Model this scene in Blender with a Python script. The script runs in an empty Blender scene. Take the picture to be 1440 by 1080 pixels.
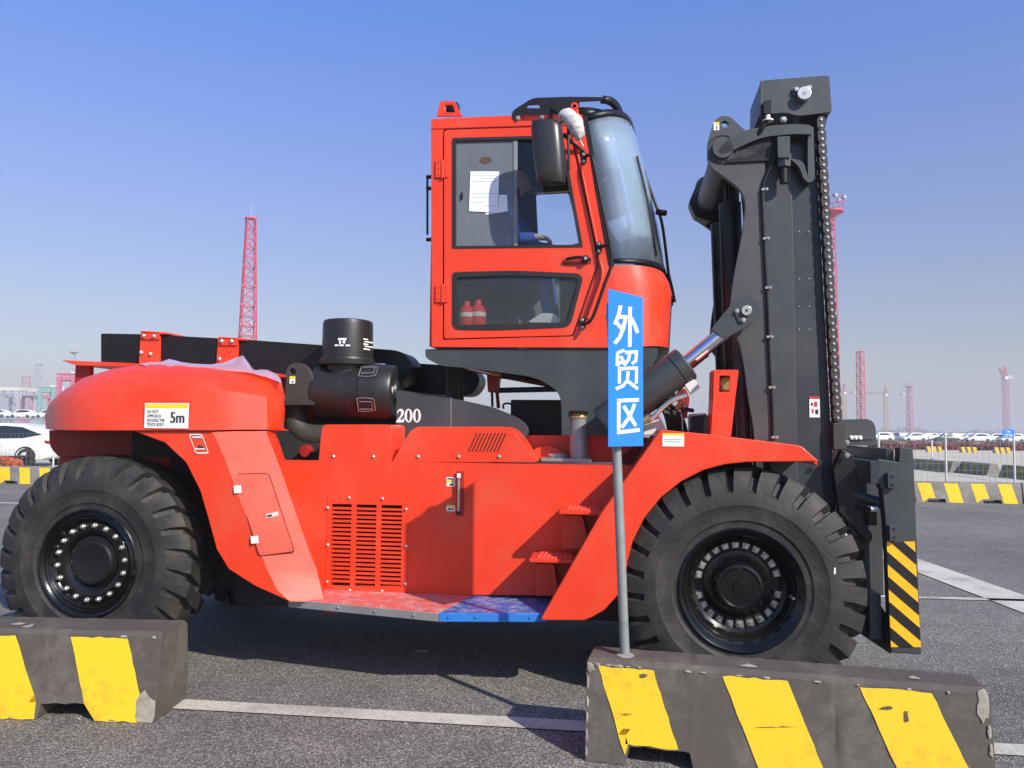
import bpy, bmesh, math, random
from mathutils import Vector, Matrix
from mathutils.geometry import delaunay_2d_cdt
def in_poly(x, y, l):
    c = False; n = len(l)
    for i in range(n):
        x0, y0 = l[i-1]; x1, y1 = l[i]
        if (y0 > y) != (y1 > y) and x < (x1-x0)*(y-y0)/(y1-y0)+x0: c = not c
    return c
def tessellate_polygon(loops):
    pts = []; edges = []; L2_ = []
    for l in loops:
        o = len(pts); n = len(l); q = [(p.x, p.y) for p in l]; L2_.append(q); pts += [Vector(p) for p in q]
        edges += [(o+i, o+(i+1) % n) for i in range(n)]
    vo, _, fo, ov, _, _ = delaunay_2d_cdt(pts, edges, [], 0, 1e-7, True)
    out = []
    for f in fo:
        cx = sum(vo[i].x for i in f)/len(f); cy = sum(vo[i].y for i in f)/len(f)
        if not in_poly(cx, cy, L2_[0]) or any(in_poly(cx, cy, h) for h in L2_[1:]): continue
        if all(ov[i] for i in f): out.append([ov[i][0] for i in f])
    return out
random.seed(7)
R = math.radians
scene = bpy.context.scene
COL = scene.collection

# ---------------------------------------------------------------- camera
F = 1100.0; CAMZ = 1.6; PITCH = R(3.3); ROLL = R(0.55)
fwd = Vector((0, math.cos(PITCH), math.sin(PITCH)))
up0 = Vector((0, -math.sin(PITCH), math.cos(PITCH)))
rt0 = Vector((1, 0, 0))
rt = rt0*math.cos(ROLL) + up0*math.sin(ROLL)
up = up0*math.cos(ROLL) - rt0*math.sin(ROLL)
CAM = Vector((0, 0, CAMZ))
cd = bpy.data.cameras.new('camera'); cam = bpy.data.objects.new('camera', cd); COL.objects.link(cam)
cd.sensor_width = 36; cd.lens = 36*F/1440; cd.clip_end = 6000; cd.clip_start = 0.05
m = Matrix.Identity(4)
for i in range(3):
    m[i][0] = rt[i]; m[i][1] = up[i]; m[i][2] = -fwd[i]; m[i][3] = CAM[i]
cam.matrix_world = m
scene.camera = cam

# ---------------------------------------------------------------- light
SUN_EL = 36.0
L = Vector((-0.64, 0.77, 0)).normalized()          # direction light travels on the ground
Ldir = Vector((L.x*math.cos(R(SUN_EL)), L.y*math.cos(R(SUN_EL)), -math.sin(R(SUN_EL))))
sd = bpy.data.lights.new('sun', 'SUN'); sd.energy = 5.0; sd.angle = R(0.55); sd.color = (1.0, 0.935, 0.82)
sun = bpy.data.objects.new('sun', sd); COL.objects.link(sun)
sun.rotation_euler = Ldir.to_track_quat('-Z', 'Y').to_euler()
world = bpy.data.worlds.new('World'); scene.world = world; world.use_nodes = True
nt = world.node_tree; nt.nodes.clear()
out = nt.nodes.new('ShaderNodeOutputWorld'); bg = nt.nodes.new('ShaderNodeBackground')
sky = nt.nodes.new('ShaderNodeTexSky'); sky.sky_type = 'NISHITA'; sky.sun_disc = False
sky.sun_elevation = R(SUN_EL); sky.sun_rotation = math.atan2(-L.x, -L.y)
sky.air_density = 1.0; sky.dust_density = 1.0; sky.ozone_density = 2.5
geo = nt.nodes.new('ShaderNodeTexCoord'); sep = nt.nodes.new('ShaderNodeSeparateXYZ')
ramp = nt.nodes.new('ShaderNodeValToRGB'); mul = nt.nodes.new('ShaderNodeMix')
mul.data_type = 'RGBA'; mul.blend_type = 'MULTIPLY'; mul.inputs['Factor'].default_value = 1
nt.links.new(geo.outputs['Generated'], sep.inputs[0]); nt.links.new(sep.outputs['Z'], ramp.inputs['Fac'])
cr = ramp.color_ramp
SKYR = [(0.0, (1.06, .97, .92)), (0.10, (1.16, 1.0, 1.03)), (0.18, (1.22, 1.08, 1.20)), (0.30, (1.28, 1.22, 1.60)), (0.48, (1.04, 1.38, 2.22)), (1.0, (.80, 1.1, 2.0))]
cr.elements[0].position = SKYR[0][0]; cr.elements[0].color = (*SKYR[0][1], 1)
cr.elements[1].position = SKYR[-1][0]; cr.elements[1].color = (*SKYR[-1][1], 1)
for p_, c_ in SKYR[1:-1]:
    e = cr.elements.new(p_); e.color = (*c_, 1)
nt.links.new(sky.outputs[0], mul.inputs['A']); nt.links.new(ramp.outputs[0], mul.inputs['B'])
nt.links.new(mul.outputs['Result'], bg.inputs[0]); nt.links.new(bg.outputs[0], out.inputs[0])
bg.inputs[1].default_value = 0.090
scene.view_settings.view_transform = 'Standard'; scene.view_settings.look = 'None'
scene.view_settings.exposure = 0.27; scene.view_settings.gamma = 1; scene.view_settings.use_curve_mapping = False
scene.render.engine = 'CYCLES'
scene.cycles.volume_max_steps = 64
scene.cycles.transparent_max_bounces = 16

# ---------------------------------------------------------------- coordinates
def ray(px, py):
    return (fwd + rt*((px-720)/F) - up*((py-540)/F))
def G(px, py, z=0.0):                                # point seen at a pixel, at height z
    d = ray(px, py); t = (z-CAMZ)/d.z
    return CAM + d*t
def W(px, py, Y):                                    # point seen at a pixel, at depth Y
    d = ray(px, py); return CAM + d*(Y/d.y)
YAW = -R(8.4)
UA = Vector((math.cos(YAW), math.sin(YAW), 0)); VA = Vector((-math.sin(YAW), math.cos(YAW), 0))
O = W(1043, 820, 4.5); O.z = 0
def T(px, py, v):                                    # truck frame (u forward, v away, z up)
    d = ray(px, py); n = VA
    t = (v + O.dot(n) - CAM.dot(n))/d.dot(n)
    p = CAM + d*t - O
    return Vector((p.dot(UA), v, p.z))
def TL(p):                                           # world -> truck frame
    q = Vector(p) - O; return Vector((q.dot(UA), q.dot(VA), p[2]))
def TZ(px, py, z): return TL(G(px, py, z))

# ---------------------------------------------------------------- materials
M = {}
def mat(name, col, rough=.5, metal=0, coat=0, spec=.5, var=0.0, vscale=8, bump=0, bscale=40, dirt=None, dirtamt=0.0, dscale=3):
    m = bpy.data.materials.new(name); m.use_nodes = True; n = m.node_tree; b = n.nodes['Principled BSDF']
    b.inputs['Base Color'].default_value = (*col, 1); b.inputs['Roughness'].default_value = rough
    b.inputs['Metallic'].default_value = metal; b.inputs['Coat Weight'].default_value = coat
    b.inputs['Coat Roughness'].default_value = .12; b.inputs['Specular IOR Level'].default_value = spec
    tc = n.nodes.new('ShaderNodeTexCoord')
    last = None
    if var > 0:
        no = n.nodes.new('ShaderNodeTexNoise'); no.inputs['Scale'].default_value = vscale; no.inputs['Detail'].default_value = 6
        n.links.new(tc.outputs['Object'], no.inputs['Vector'])
        mr = n.nodes.new('ShaderNodeMapRange'); mr.inputs[1].default_value = .3; mr.inputs[2].default_value = .7
        mr.inputs[3].default_value = 1-var; mr.inputs[4].default_value = 1+var
        n.links.new(no.outputs['Fac'], mr.inputs[0])
        mx = n.nodes.new('ShaderNodeMix'); mx.data_type = 'RGBA'; mx.blend_type = 'MULTIPLY'; mx.inputs['Factor'].default_value = 1
        mx.inputs['A'].default_value = (*col, 1); n.links.new(mr.outputs[0], mx.inputs['B'])
        last = mx.outputs['Result']
        rr = n.nodes.new('ShaderNodeMapRange'); rr.inputs[3].default_value = max(0, rough-.08); rr.inputs[4].default_value = min(1, rough+.1)
        n.links.new(no.outputs['Fac'], rr.inputs[0]); n.links.new(rr.outputs[0], b.inputs['Roughness'])
    if dirt:
        no = n.nodes.new('ShaderNodeTexNoise'); no.inputs['Scale'].default_value = dscale; no.inputs['Detail'].default_value = 9
        no.inputs['Roughness'].default_value = .65
        n.links.new(tc.outputs['Object'], no.inputs['Vector'])
        mr = n.nodes.new('ShaderNodeMapRange'); mr.inputs[1].default_value = .48; mr.inputs[2].default_value = .72
        mr.inputs[3].default_value = 0; mr.inputs[4].default_value = dirtamt
        n.links.new(no.outputs['Fac'], mr.inputs[0])
        mx = n.nodes.new('ShaderNodeMix'); mx.data_type = 'RGBA'; n.links.new(mr.outputs[0], mx.inputs['Factor'])
        if last: n.links.new(last, mx.inputs['A'])
        else: mx.inputs['A'].default_value = (*col, 1)
        mx.inputs['B'].default_value = (*dirt, 1); last = mx.outputs['Result']
    if last: n.links.new(last, b.inputs['Base Color'])
    if bump > 0:
        no = n.nodes.new('ShaderNodeTexNoise'); no.inputs['Scale'].default_value = bscale; no.inputs['Detail'].default_value = 5
        n.links.new(tc.outputs['Object'], no.inputs['Vector'])
        bp = n.nodes.new('ShaderNodeBump'); bp.inputs['Strength'].default_value = bump; bp.inputs['Distance'].default_value = .01
        n.links.new(no.outputs['Fac'], bp.inputs['Height']); n.links.new(bp.outputs[0], b.inputs['Normal'])
    M[name] = m; return m
mat('red', (.76, .046, .012), .42, coat=.12, spec=.4, var=.05, vscale=2.5, bump=.06, bscale=9, dirt=(.50, .17, .11), dirtamt=.30, dscale=2.3)
mat('redmatte', (.78, .06, .035), .75)
mat('red_dull', (.62, .12, .10), .6, var=.12, vscale=14, dirt=(.40, .37, .35), dirtamt=1.0, dscale=13, bump=.3, bscale=60)
mat('blue_board', (.03, .12, .42), .4, var=.15, vscale=20, dirt=(.38, .39, .44), dirtamt=1.0, dscale=14, bump=.3, bscale=60)
mat('blue_edge', (.02, .16, .50), .35, var=.05)
mat('mast', (.036, .044, .047), .46, coat=.05, var=.10, vscale=3, bump=.06, bscale=14, dirt=(.10, .10, .095), dirtamt=.3, dscale=2.2)
mat('mast_shade', (.026, .032, .038), .40, coat=.1, var=.12, vscale=3, dirt=(.075, .075, .07), dirtamt=.35, dscale=3)  # mast paint darkened: channel and cross plates carry shade in the colour
mat('gusset', (.050, .053, .056), .5, var=.08, vscale=4, dirt=(.13, .12, .11), dirtamt=.3)
mat('black', (.009, .009, .010), .42, spec=.35, var=.1, vscale=8)
mat('blackgloss', (.005, .005, .005), .20, coat=.12, spec=.35, var=.1, dirt=(.03, .027, .023), dirtamt=.25, dscale=5)
mat('blackplastic', (.018, .017, .016), .42, var=.12, vscale=5, bump=.05, bscale=30)
mat('mirrorblack', (.022, .021, .019), .33, coat=.2)
mat('pipe', (.040, .037, .033), .62, var=.15, vscale=9, bump=.1, bscale=50)
mat('rubber', (.019, .018, .017), .66, var=.30, vscale=6, bump=.35, bscale=38, dirt=(.095, .076, .058), dirtamt=.5, dscale=5.5)
mat('silver', (.55, .54, .50), .33, metal=.85, var=.12, vscale=12, dirt=(.22, .19, .15), dirtamt=.4, dscale=14)
mat('chrome', (.75, .75, .77), .12, metal=1)
mat('zinc', (.33, .34, .33), .45, metal=.5, var=.15, vscale=6, dirt=(.25, .23, .19), dirtamt=.5, dscale=12)
mat('polegrey', (.26, .29, .28), .5, metal=.25, var=.12, vscale=9, dirt=(.22, .17, .11), dirtamt=.5, dscale=14)
mat('white', (.78, .78, .75), .5, var=.04)
mat('offwhite', (.68, .66, .60), .6, var=.08, vscale=30)
mat('paper', (.80, .84, .86), .7)
mat('yellow', (.85, .62, .02), .5)
mat('signblue', (.018, .21, .78), .38, var=.03, vscale=5)
mat('redprint', (.5, .03, .06), .5)
mat('inkblack', (.02, .02, .02), .6)
mat('greyink', (.30, .33, .35), .6)
mat('hazyellow', (.95, .47, .012), .38, var=.05)
mat('hazblack', (.012, .012, .012), .4)
mat('grille_back', (.02, .008, .006), .8)
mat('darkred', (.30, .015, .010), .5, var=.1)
mat('interior', (.22, .235, .24), .7, var=.08)
mat('interior_dark', (.02, .02, .022), .7)
mat('seatfab', (.03, .032, .035), .9, bump=.2)
mat('shirt', (.05, .11, .42), .85, bump=.2, bscale=20)
mat('skin', (.42, .24, .16), .55)
mat('glove', (.70, .58, .42), .9, bump=.3, bscale=60)
mat('hair', (.01, .008, .007), .7)
mat('extred', (.75, .03, .03), .3, coat=.3)
mat('cloth', (.62, .61, .58), .9, bump=.4, bscale=35)
mat('hosebrown', (.10, .055, .03), .6)
mat('brassy', (.45, .33, .14), .4, metal=.6)
mat('bluehose', (.02, .07, .16), .4)
mat('carwhite', (.78, .78, .75), .25, coat=.6)
mat('cardark', (.015, .018, .025), .2, coat=.8)
mat('cargrey', (.28, .29, .31), .3, coat=.5)
mat('carglass', (.012, .018, .024), .08, spec=.8)
mat('towerred', (.62, .045, .09), .5)
mat('towerpink', (.55, .14, .22), .5)
mat('towergrey', (.42, .42, .46), .5)
mat('crane_yellow', (.55, .36, .10), .5)
mat('teal', (.22, .42, .37), .5)
mat('cream', (.72, .66, .50), .6)
mat('hedge', (.16, .035, .028), .9, var=.5, vscale=3)
mat('flower', (.42, .08, .03), .9, var=.5, vscale=6)
mat('tree', (.045, .06, .04), .9, var=.4, vscale=.4)
mat('deckgrey', (.30, .31, .32), .6)

def glass(name, tint, refl, film=None, filmamt=0):
    m = bpy.data.materials.new(name); m.use_nodes = True; n = m.node_tree; n.nodes.clear()
    o = n.nodes.new('ShaderNodeOutputMaterial'); tr = n.nodes.new('ShaderNodeBsdfTransparent'); tr.inputs[0].default_value = (*tint, 1)
    gl = n.nodes.new('ShaderNodeBsdfGlossy'); gl.inputs['Roughness'].default_value = .03; gl.inputs[0].default_value = (.9, .95, 1, 1)
    fr = n.nodes.new('ShaderNodeFresnel'); fr.inputs[0].default_value = 1.5
    mr = n.nodes.new('ShaderNodeMath'); mr.operation = 'MULTIPLY_ADD'; mr.inputs[1].default_value = refl; mr.inputs[2].default_value = 0.0; mr.use_clamp = True
    n.links.new(fr.outputs[0], mr.inputs[0])
    mx = n.nodes.new('ShaderNodeMixShader'); n.links.new(mr.outputs[0], mx.inputs[0]); n.links.new(tr.outputs[0], mx.inputs[1]); n.links.new(gl.outputs[0], mx.inputs[2])
    res = mx.outputs[0]
    if film:  # pale layer: real on the hood's film, painted-in brightness on the panes
        df = n.nodes.new('ShaderNodeBsdfDiffuse'); df.inputs[0].default_value = (*film, 1)
        m2 = n.nodes.new('ShaderNodeMixShader')
        tc = n.nodes.new('ShaderNodeTexCoord'); no = n.nodes.new('ShaderNodeTexNoise'); no.inputs['Scale'].default_value = 3
        n.links.new(tc.outputs['Object'], no.inputs['Vector'])
        rr = n.nodes.new('ShaderNodeMapRange'); rr.inputs[3].default_value = filmamt*.7; rr.inputs[4].default_value = filmamt*1.3
        n.links.new(no.outputs['Fac'], rr.inputs[0]); n.links.new(rr.outputs[0], m2.inputs[0])
        n.links.new(res, m2.inputs[1]); n.links.new(df.outputs[0], m2.inputs[2]); res = m2.outputs[0]
    n.links.new(res, o.inputs[0]); M[name] = m
glass('glass', (.92, .95, .96), .55)
glass('glass_sheen', (.85, .88, .90), .6, (.30, .335, .36), .42)  # grey mix paints the sliding pane's dull reflection into its colour
glass('glass_low', (.92, .93, .92), .5, (.26, .29, .275), .08)
glass('glass_wind', (.88, .95, .97), 1.4, (.52, .62, .74), .19)  # pale blue mix paints the sky reflection into the windscreen
glass('plastic_film', (.95, .80, .84), 2.2, (.75, .45, .50), .45)

# asphalt
def asphalt():
    m = bpy.data.materials.new('asphalt'); m.use_nodes = True; n = m.node_tree; b = n.nodes['Principled BSDF']
    tc = n.nodes.new('ShaderNodeTexCoord')
    def noise(s, d=4, r=.6):
        x = n.nodes.new('ShaderNodeTexNoise'); x.inputs['Scale'].default_value = s; x.inputs['Detail'].default_value = d; x.inputs['Roughness'].default_value = r
        n.links.new(tc.outputs['Object'], x.inputs['Vector']); return x
    vo = n.nodes.new('ShaderNodeTexVoronoi'); vo.inputs['Scale'].default_value = 150; vo.inputs['Randomness'].default_value = 1
    n.links.new(tc.outputs['Object'], vo.inputs['Vector'])
    r1 = n.nodes.new('ShaderNodeValToRGB'); e = r1.color_ramp.elements
    e[0].position = .05; e[0].color = (.066, .061, .054, 1); e[1].position = .95; e[1].color = (.42, .39, .34, 1)
    a = r1.color_ramp.elements.new(.5); a.color = (.135, .125, .110, 1)
    a = r1.color_ramp.elements.new(.8); a.color = (.225, .208, .182, 1)
    s2 = n.nodes.new('ShaderNodeSeparateColor'); n.links.new(vo.outputs['Color'], s2.inputs[0])
    n.links.new(s2.outputs[0], r1.inputs[0])
    # fade the grain towards an even tone with patches
    big = noise(.35, 6); mid = noise(2.2, 8, .7)
    mr = n.nodes.new('ShaderNodeMapRange'); mr.inputs[1].default_value = .3; mr.inputs[2].default_value = .7; mr.inputs[3].default_value = .74; mr.inputs[4].default_value = 1.20
    n.links.new(big.outputs['Fac'], mr.inputs[0])
    mr2 = n.nodes.new('ShaderNodeMapRange'); mr2.inputs[1].default_value = .3; mr2.inputs[2].default_value = .7; mr2.inputs[3].default_value = .78; mr2.inputs[4].default_value = 1.16
    n.links.new(mid.outputs['Fac'], mr2.inputs[0])
    stn = noise(1.1, 7, .62); mr3 = n.nodes.new('ShaderNodeMapRange'); mr3.inputs[1].default_value = .58; mr3.inputs[2].default_value = .70; mr3.inputs[3].default_value = 1.0; mr3.inputs[4].default_value = .72
    n.links.new(stn.outputs['Fac'], mr3.inputs[0])
    m0 = n.nodes.new('ShaderNodeMath'); m0.operation = 'MULTIPLY'; n.links.new(mr.outputs[0], m0.inputs[0]); n.links.new(mr3.outputs[0], m0.inputs[1])
    mm = n.nodes.new('ShaderNodeMath'); mm.operation = 'MULTIPLY'; n.links.new(m0.outputs[0], mm.inputs[0]); n.links.new(mr2.outputs[0], mm.inputs[1])
    mx = n.nodes.new('ShaderNodeMix'); mx.data_type = 'RGBA'; mx.blend_type = 'MULTIPLY'; mx.inputs['Factor'].default_value = 1
    n.links.new(r1.outputs[0], mx.inputs['A']); n.links.new(mm.outputs[0], mx.inputs['B'])
    n.links.new(mx.outputs['Result'], b.inputs['Base Color']); b.inputs['Roughness'].default_value = .85
    bp = n.nodes.new('ShaderNodeBump'); bp.inputs['Strength'].default_value = .55; bp.inputs['Distance'].default_value = .006
    n.links.new(vo.outputs['Distance'], bp.inputs['Height']); n.links.new(bp.outputs[0], b.inputs['Normal'])
    M['asphalt'] = m
asphalt()
def worn_paint(name, col, under, amt=.5, lo=.42, hi=.6, scale=60):
    m = bpy.data.materials.new(name); m.use_nodes = True; n = m.node_tree; b = n.nodes['Principled BSDF']
    tc = n.nodes.new('ShaderNodeTexCoord'); no = n.nodes.new('ShaderNodeTexNoise'); no.inputs['Scale'].default_value = scale; no.inputs['Detail'].default_value = 6; no.inputs['Roughness'].default_value = .8
    n.links.new(tc.outputs['Object'], no.inputs['Vector'])
    n2 = n.nodes.new('ShaderNodeTexNoise'); n2.inputs['Scale'].default_value = 2.5; n2.inputs['Detail'].default_value = 5; n.links.new(tc.outputs['Object'], n2.inputs['Vector'])
    ad = n.nodes.new('ShaderNodeMath'); ad.operation = 'MULTIPLY_ADD'; ad.inputs[1].default_value = .45; n.links.new(n2.outputs['Fac'], ad.inputs[0])
    ml = n.nodes.new('ShaderNodeMath'); ml.operation = 'MULTIPLY'; ml.inputs[1].default_value = .6; n.links.new(no.outputs['Fac'], ml.inputs[0]); n.links.new(ml.outputs[0], ad.inputs[2])
    mr = n.nodes.new('ShaderNodeMapRange'); mr.inputs[1].default_value = lo; mr.inputs[2].default_value = hi; mr.inputs[3].default_value = 0; mr.inputs[4].default_value = amt
    n.links.new(ad.outputs[0], mr.inputs[0])
    mx = n.nodes.new('ShaderNodeMix'); mx.data_type = 'RGBA'; mx.inputs['A'].default_value = (*col, 1); mx.inputs['B'].default_value = (*under, 1)
    n.links.new(mr.outputs[0], mx.inputs['Factor']); n.links.new(mx.outputs['Result'], b.inputs['Base Color']); b.inputs['Roughness'].default_value = .75
    bp = n.nodes.new('ShaderNodeBump'); bp.inputs['Strength'].default_value = .3; bp.inputs['Distance'].default_value = .005
    n.links.new(no.outputs['Fac'], bp.inputs['Height']); n.links.new(bp.outputs[0], b.inputs['Normal'])
    M[name] = m
worn_paint('linewhite', (.56, .525, .43), (.17, .16, .145), .75, .50, .64, 70)
worn_paint('conc_road', (.54, .50, .38), (.42, .39, .31), .8, .4, .65, 1.5)
worn_paint('bar_dark', (.080, .067, .055), (.17, .15, .12), .75, .50, .70, 9)
worn_paint('bar_concrete', (.40, .36, .28), (.14, .12, .10), .8, .42, .65, 22)
worn_paint('bar_yellow', (.84, .52, .012), (.40, .22, .03), .6, .56, .70, 16)
worn_paint('bar_yellow_old', (.80, .42, .03), (.40, .20, .05), .8, .45, .70, 6)
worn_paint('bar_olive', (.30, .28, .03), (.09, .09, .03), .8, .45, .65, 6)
worn_paint('bar_grey_old', (.22, .21, .18), (.12, .11, .10), .8, .45, .65, 6)

# ---------------------------------------------------------------- mesh helpers
def link(name, me, mt=None, parent=None, bevel=0, seg=2, smooth=True, kind=None, ang=35):
    o = bpy.data.objects.new(name, me); COL.objects.link(o)
    if mt is not None and len(me.materials) == 0:
        for x in (mt if isinstance(mt, (list, tuple)) else [mt]): me.materials.append(M[x])
    if parent is not None: o.parent = parent
    if smooth:
        for p in me.polygons: p.use_smooth = True
        me.set_sharp_from_angle(angle=R(ang))
    if bevel > 0:
        b = o.modifiers.new('bevel', 'BEVEL'); b.width = bevel; b.segments = seg; b.limit_method = 'ANGLE'; b.angle_limit = R(32); b.harden_normals = True
    if kind: o['kind'] = kind
    return o
def bm_link(name, bm, mt, parent=None, **k):
    bmesh.ops.recalc_face_normals(bm, faces=bm.faces[:])
    me = bpy.data.meshes.new(name); bm.to_mesh(me); bm.free()
    return link(name, me, mt, parent, **k)
def raw(name, vs, fs, mt, parent=None, recalc=True, **k):
    bm = bmesh.new(); V = [bm.verts.new(v) for v in vs]
    for f in fs:
        try: bm.faces.new([V[i] for i in f])
        except ValueError: pass
    if recalc: return bm_link(name, bm, mt, parent, **k)
    me = bpy.data.meshes.new(name); bm.to_mesh(me); bm.free(); return link(name, me, mt, parent, **k)
def empty(name, loc, rz=0, label=None, cat=None, group=None):
    o = bpy.data.objects.new(name, None); COL.objects.link(o); o.location = loc; o.rotation_euler = (0, 0, rz)
    o.empty_display_size = .2
    return tag(o, label, cat, group)
def tag(o, label=None, cat=None, group=None, kind=None):
    if label: o['label'] = label
    if cat: o['category'] = cat
    if group: o['group'] = group
    if kind: o['kind'] = kind
    return o
def box_bm(bm, a, b, mi=0):
    x0, y0, z0 = a; x1, y1, z1 = b
    v = [bm.verts.new(p) for p in ((x0,y0,z0),(x1,y0,z0),(x1,y1,z0),(x0,y1,z0),(x0,y0,z1),(x1,y0,z1),(x1,y1,z1),(x0,y1,z1))]
    for f in ((3,2,1,0),(4,5,6,7),(0,1,5,4),(1,2,6,5),(2,3,7,6),(3,0,4,7)):
        fc = bm.faces.new([v[i] for i in f]); fc.material_index = mi
def box(name, a, b, mt, parent=None, **k):
    bm = bmesh.new(); box_bm(bm, a, b); return bm_link(name, bm, mt, parent, **k)
def prism_bm(bm, outer, holes, a, b, mi=0):
    """outer / holes: lists of 3-D points on the front; each point p is mapped front = a(p), back = b(p)"""
    loops = [outer] + list(holes or [])
    flat = [p for l in loops for p in l]
    tris = tessellate_polygon([[Vector((p[0], p[2], 0)) for p in l] for l in loops])
    fv = [bm.verts.new(a(p)) for p in flat]; bv = [bm.verts.new(b(p)) for p in flat]
    for t in tris:
        for vs in ([fv[i] for i in t], [bv[i] for i in reversed(t)]):
            try: f = bm.faces.new(vs); f.material_index = mi
            except ValueError: pass
    o = 0
    for l in loops:
        n = len(l)
        for i in range(n):
            j = (i+1) % n
            try: f = bm.faces.new((fv[o+i], fv[o+j], bv[o+j], bv[o+i])); f.material_index = mi
            except ValueError: pass
        o += n
def rnd(pts, r, n=4):
    """round the corners of a pixel polygon"""
    out = []; N = len(pts)
    for i in range(N):
        p = Vector(pts[i][:2]); a = Vector(pts[i-1][:2]); b = Vector(pts[(i+1) % N][:2])
        rr = pts[i][2] if len(pts[i]) > 2 else r
        if rr <= 0: out.append(tuple(p)); continue
        da = a-p; db = b-p; ra = min(rr, da.length*.45); rb = min(rr, db.length*.45)
        s = p+da.normalized()*ra; e = p+db.normalized()*rb
        for k in range(n+1):
            t = k/n; q = s*(1-t)**2 + p*2*t*(1-t) + e*t*t; out.append(tuple(q))
    return out
def dissolve(bm):
    bmesh.ops.recalc_face_normals(bm, faces=bm.faces[:])
def plate(name, pix, v, th, mt, parent, holes=None, bevel=0.004, **k):
    bm = bmesh.new()
    o = [T(x, y, v) for x, y in pix]; h = [[T(x, y, v) for x, y in l] for l in (holes or [])]
    prism_bm(bm, o, h, lambda p: (p[0], v, p[2]), lambda p: (p[0], v+th, p[2]))
    return bm_link(name, bm, mt, parent, bevel=bevel, **k)
def frame_axes(d):
    d = d.normalized(); h = Vector((0, 0, 1)) if abs(d.z) < .9 else Vector((1, 0, 0))
    x = d.cross(h).normalized(); y = x.cross(d).normalized(); return x, y
def cyl_bm(bm, p0, p1, r0, r1=None, seg=24, mi=0, cap=True, ph=0):
    p0 = Vector(p0); p1 = Vector(p1); r1 = r0 if r1 is None else r1
    x, y = frame_axes(p1-p0); A = []; B = []
    for i in range(seg):
        a = 2*math.pi*i/seg+ph; d = x*math.cos(a)+y*math.sin(a)
        A.append(bm.verts.new(p0+d*r0)); B.append(bm.verts.new(p1+d*r1))
    for i in range(seg):
        f = bm.faces.new((A[i], A[(i+1) % seg], B[(i+1) % seg], B[i])); f.material_index = mi
    if cap:
        f = bm.faces.new(A[::-1]); f.material_index = mi; f = bm.faces.new(B); f.material_index = mi
def cyl(name, p0, p1, r0, mt, parent=None, r1=None, seg=24, bevel=0, ph=0, **k):
    bm = bmesh.new(); cyl_bm(bm, p0, p1, r0, r1, seg, ph=ph); return bm_link(name, bm, mt, parent, bevel=bevel, **k)
def lathe_bm(bm, p0, ax, prof, seg=48, mi=0, a0=0, a1=2*math.pi):
    """prof: (distance along the axis, radius)"""
    p0 = Vector(p0); ax = Vector(ax).normalized(); x, y = frame_axes(ax); rings = []
    full = abs(a1-a0-2*math.pi) < 1e-6; n = seg if full else seg+1
    for (t, r) in prof:
        if r < 1e-6: rings.append([bm.verts.new(p0+ax*t)]); continue
        rings.append([bm.verts.new(p0+ax*t+(x*math.cos(a0+(a1-a0)*i/seg)+y*math.sin(a0+(a1-a0)*i/seg))*r) for i in range(n)])
    for A, B in zip(rings, rings[1:]):
        for i in range(seg):
            j = (i+1) % n
            if len(A) == 1 and len(B) == 1: continue
            if len(A) == 1: f = bm.faces.new((A[0], B[j], B[i]))
            elif len(B) == 1: f = bm.faces.new((A[i], A[j], B[0]))
            else: f = bm.faces.new((A[i], A[j], B[j], B[i]))
            f.material_index = mi
def lathe(name, p0, ax, prof, mt, parent=None, seg=48, **k):
    bm = bmesh.new(); lathe_bm(bm, p0, ax, prof, seg); return bm_link(name, bm, mt, parent, **k)
def catmull(pts, n=6):
    P = [Vector(p) for p in pts]; out = []
    for i in range(len(P)-1):
        a = P[max(i-1, 0)]; b = P[i]; c = P[i+1]; d = P[min(i+2, len(P)-1)]
        for k in range(n):
            t = k/n; out.append(.5*((2*b)+(c-a)*t+(2*a-5*b+4*c-d)*t*t+(3*b-a-3*c+d)*t**3))
    out.append(P[-1]); return out
def tube_bm(bm, pts, r, seg=10, mi=0):
    P = [Vector(p) for p in pts]; rings = []; x = None
    for i, p in enumerate(P):
        d = (P[min(i+1, len(P)-1)]-P[max(i-1, 0)]).normalized()
        if x is None: x, y = frame_axes(d)
        else:
            x = (x-d*x.dot(d)).normalized(); y = x.cross(d)
        rr = r(i/(len(P)-1)) if callable(r) else r
        rings.append([bm.verts.new(p+(x*math.cos(2*math.pi*k/seg)+y*math.sin(2*math.pi*k/seg))*rr) for k in range(seg)])
    for A, B in zip(rings, rings[1:]):
        for i in range(seg):
            f = bm.faces.new((A[i], A[(i+1) % seg], B[(i+1) % seg], B[i])); f.material_index = mi
    for c in (rings[0][::-1], rings[-1]):
        f = bm.faces.new(c); f.material_index = mi
def tube(name, pts, r, mt, parent=None, smooth_n=0, seg=10, **k):
    bm = bmesh.new(); tube_bm(bm, catmull(pts, smooth_n) if smooth_n else pts, r, seg); return bm_link(name, bm, mt, parent, ang=60, **k)
def bolt(name, p, n, r, h, mt, parent, seg=6):
    p = Vector(p); n = Vector(n).normalized()
    bm = bmesh.new(); lathe_bm(bm, p, n, [(0, r*1.35), (h*.25, r*1.35), (h*.25, r), (h*.85, r), (h, r*.75), (h, 0)], 10 if seg != 6 else 6)
    return bm_link(name, bm, mt, parent)
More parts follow.
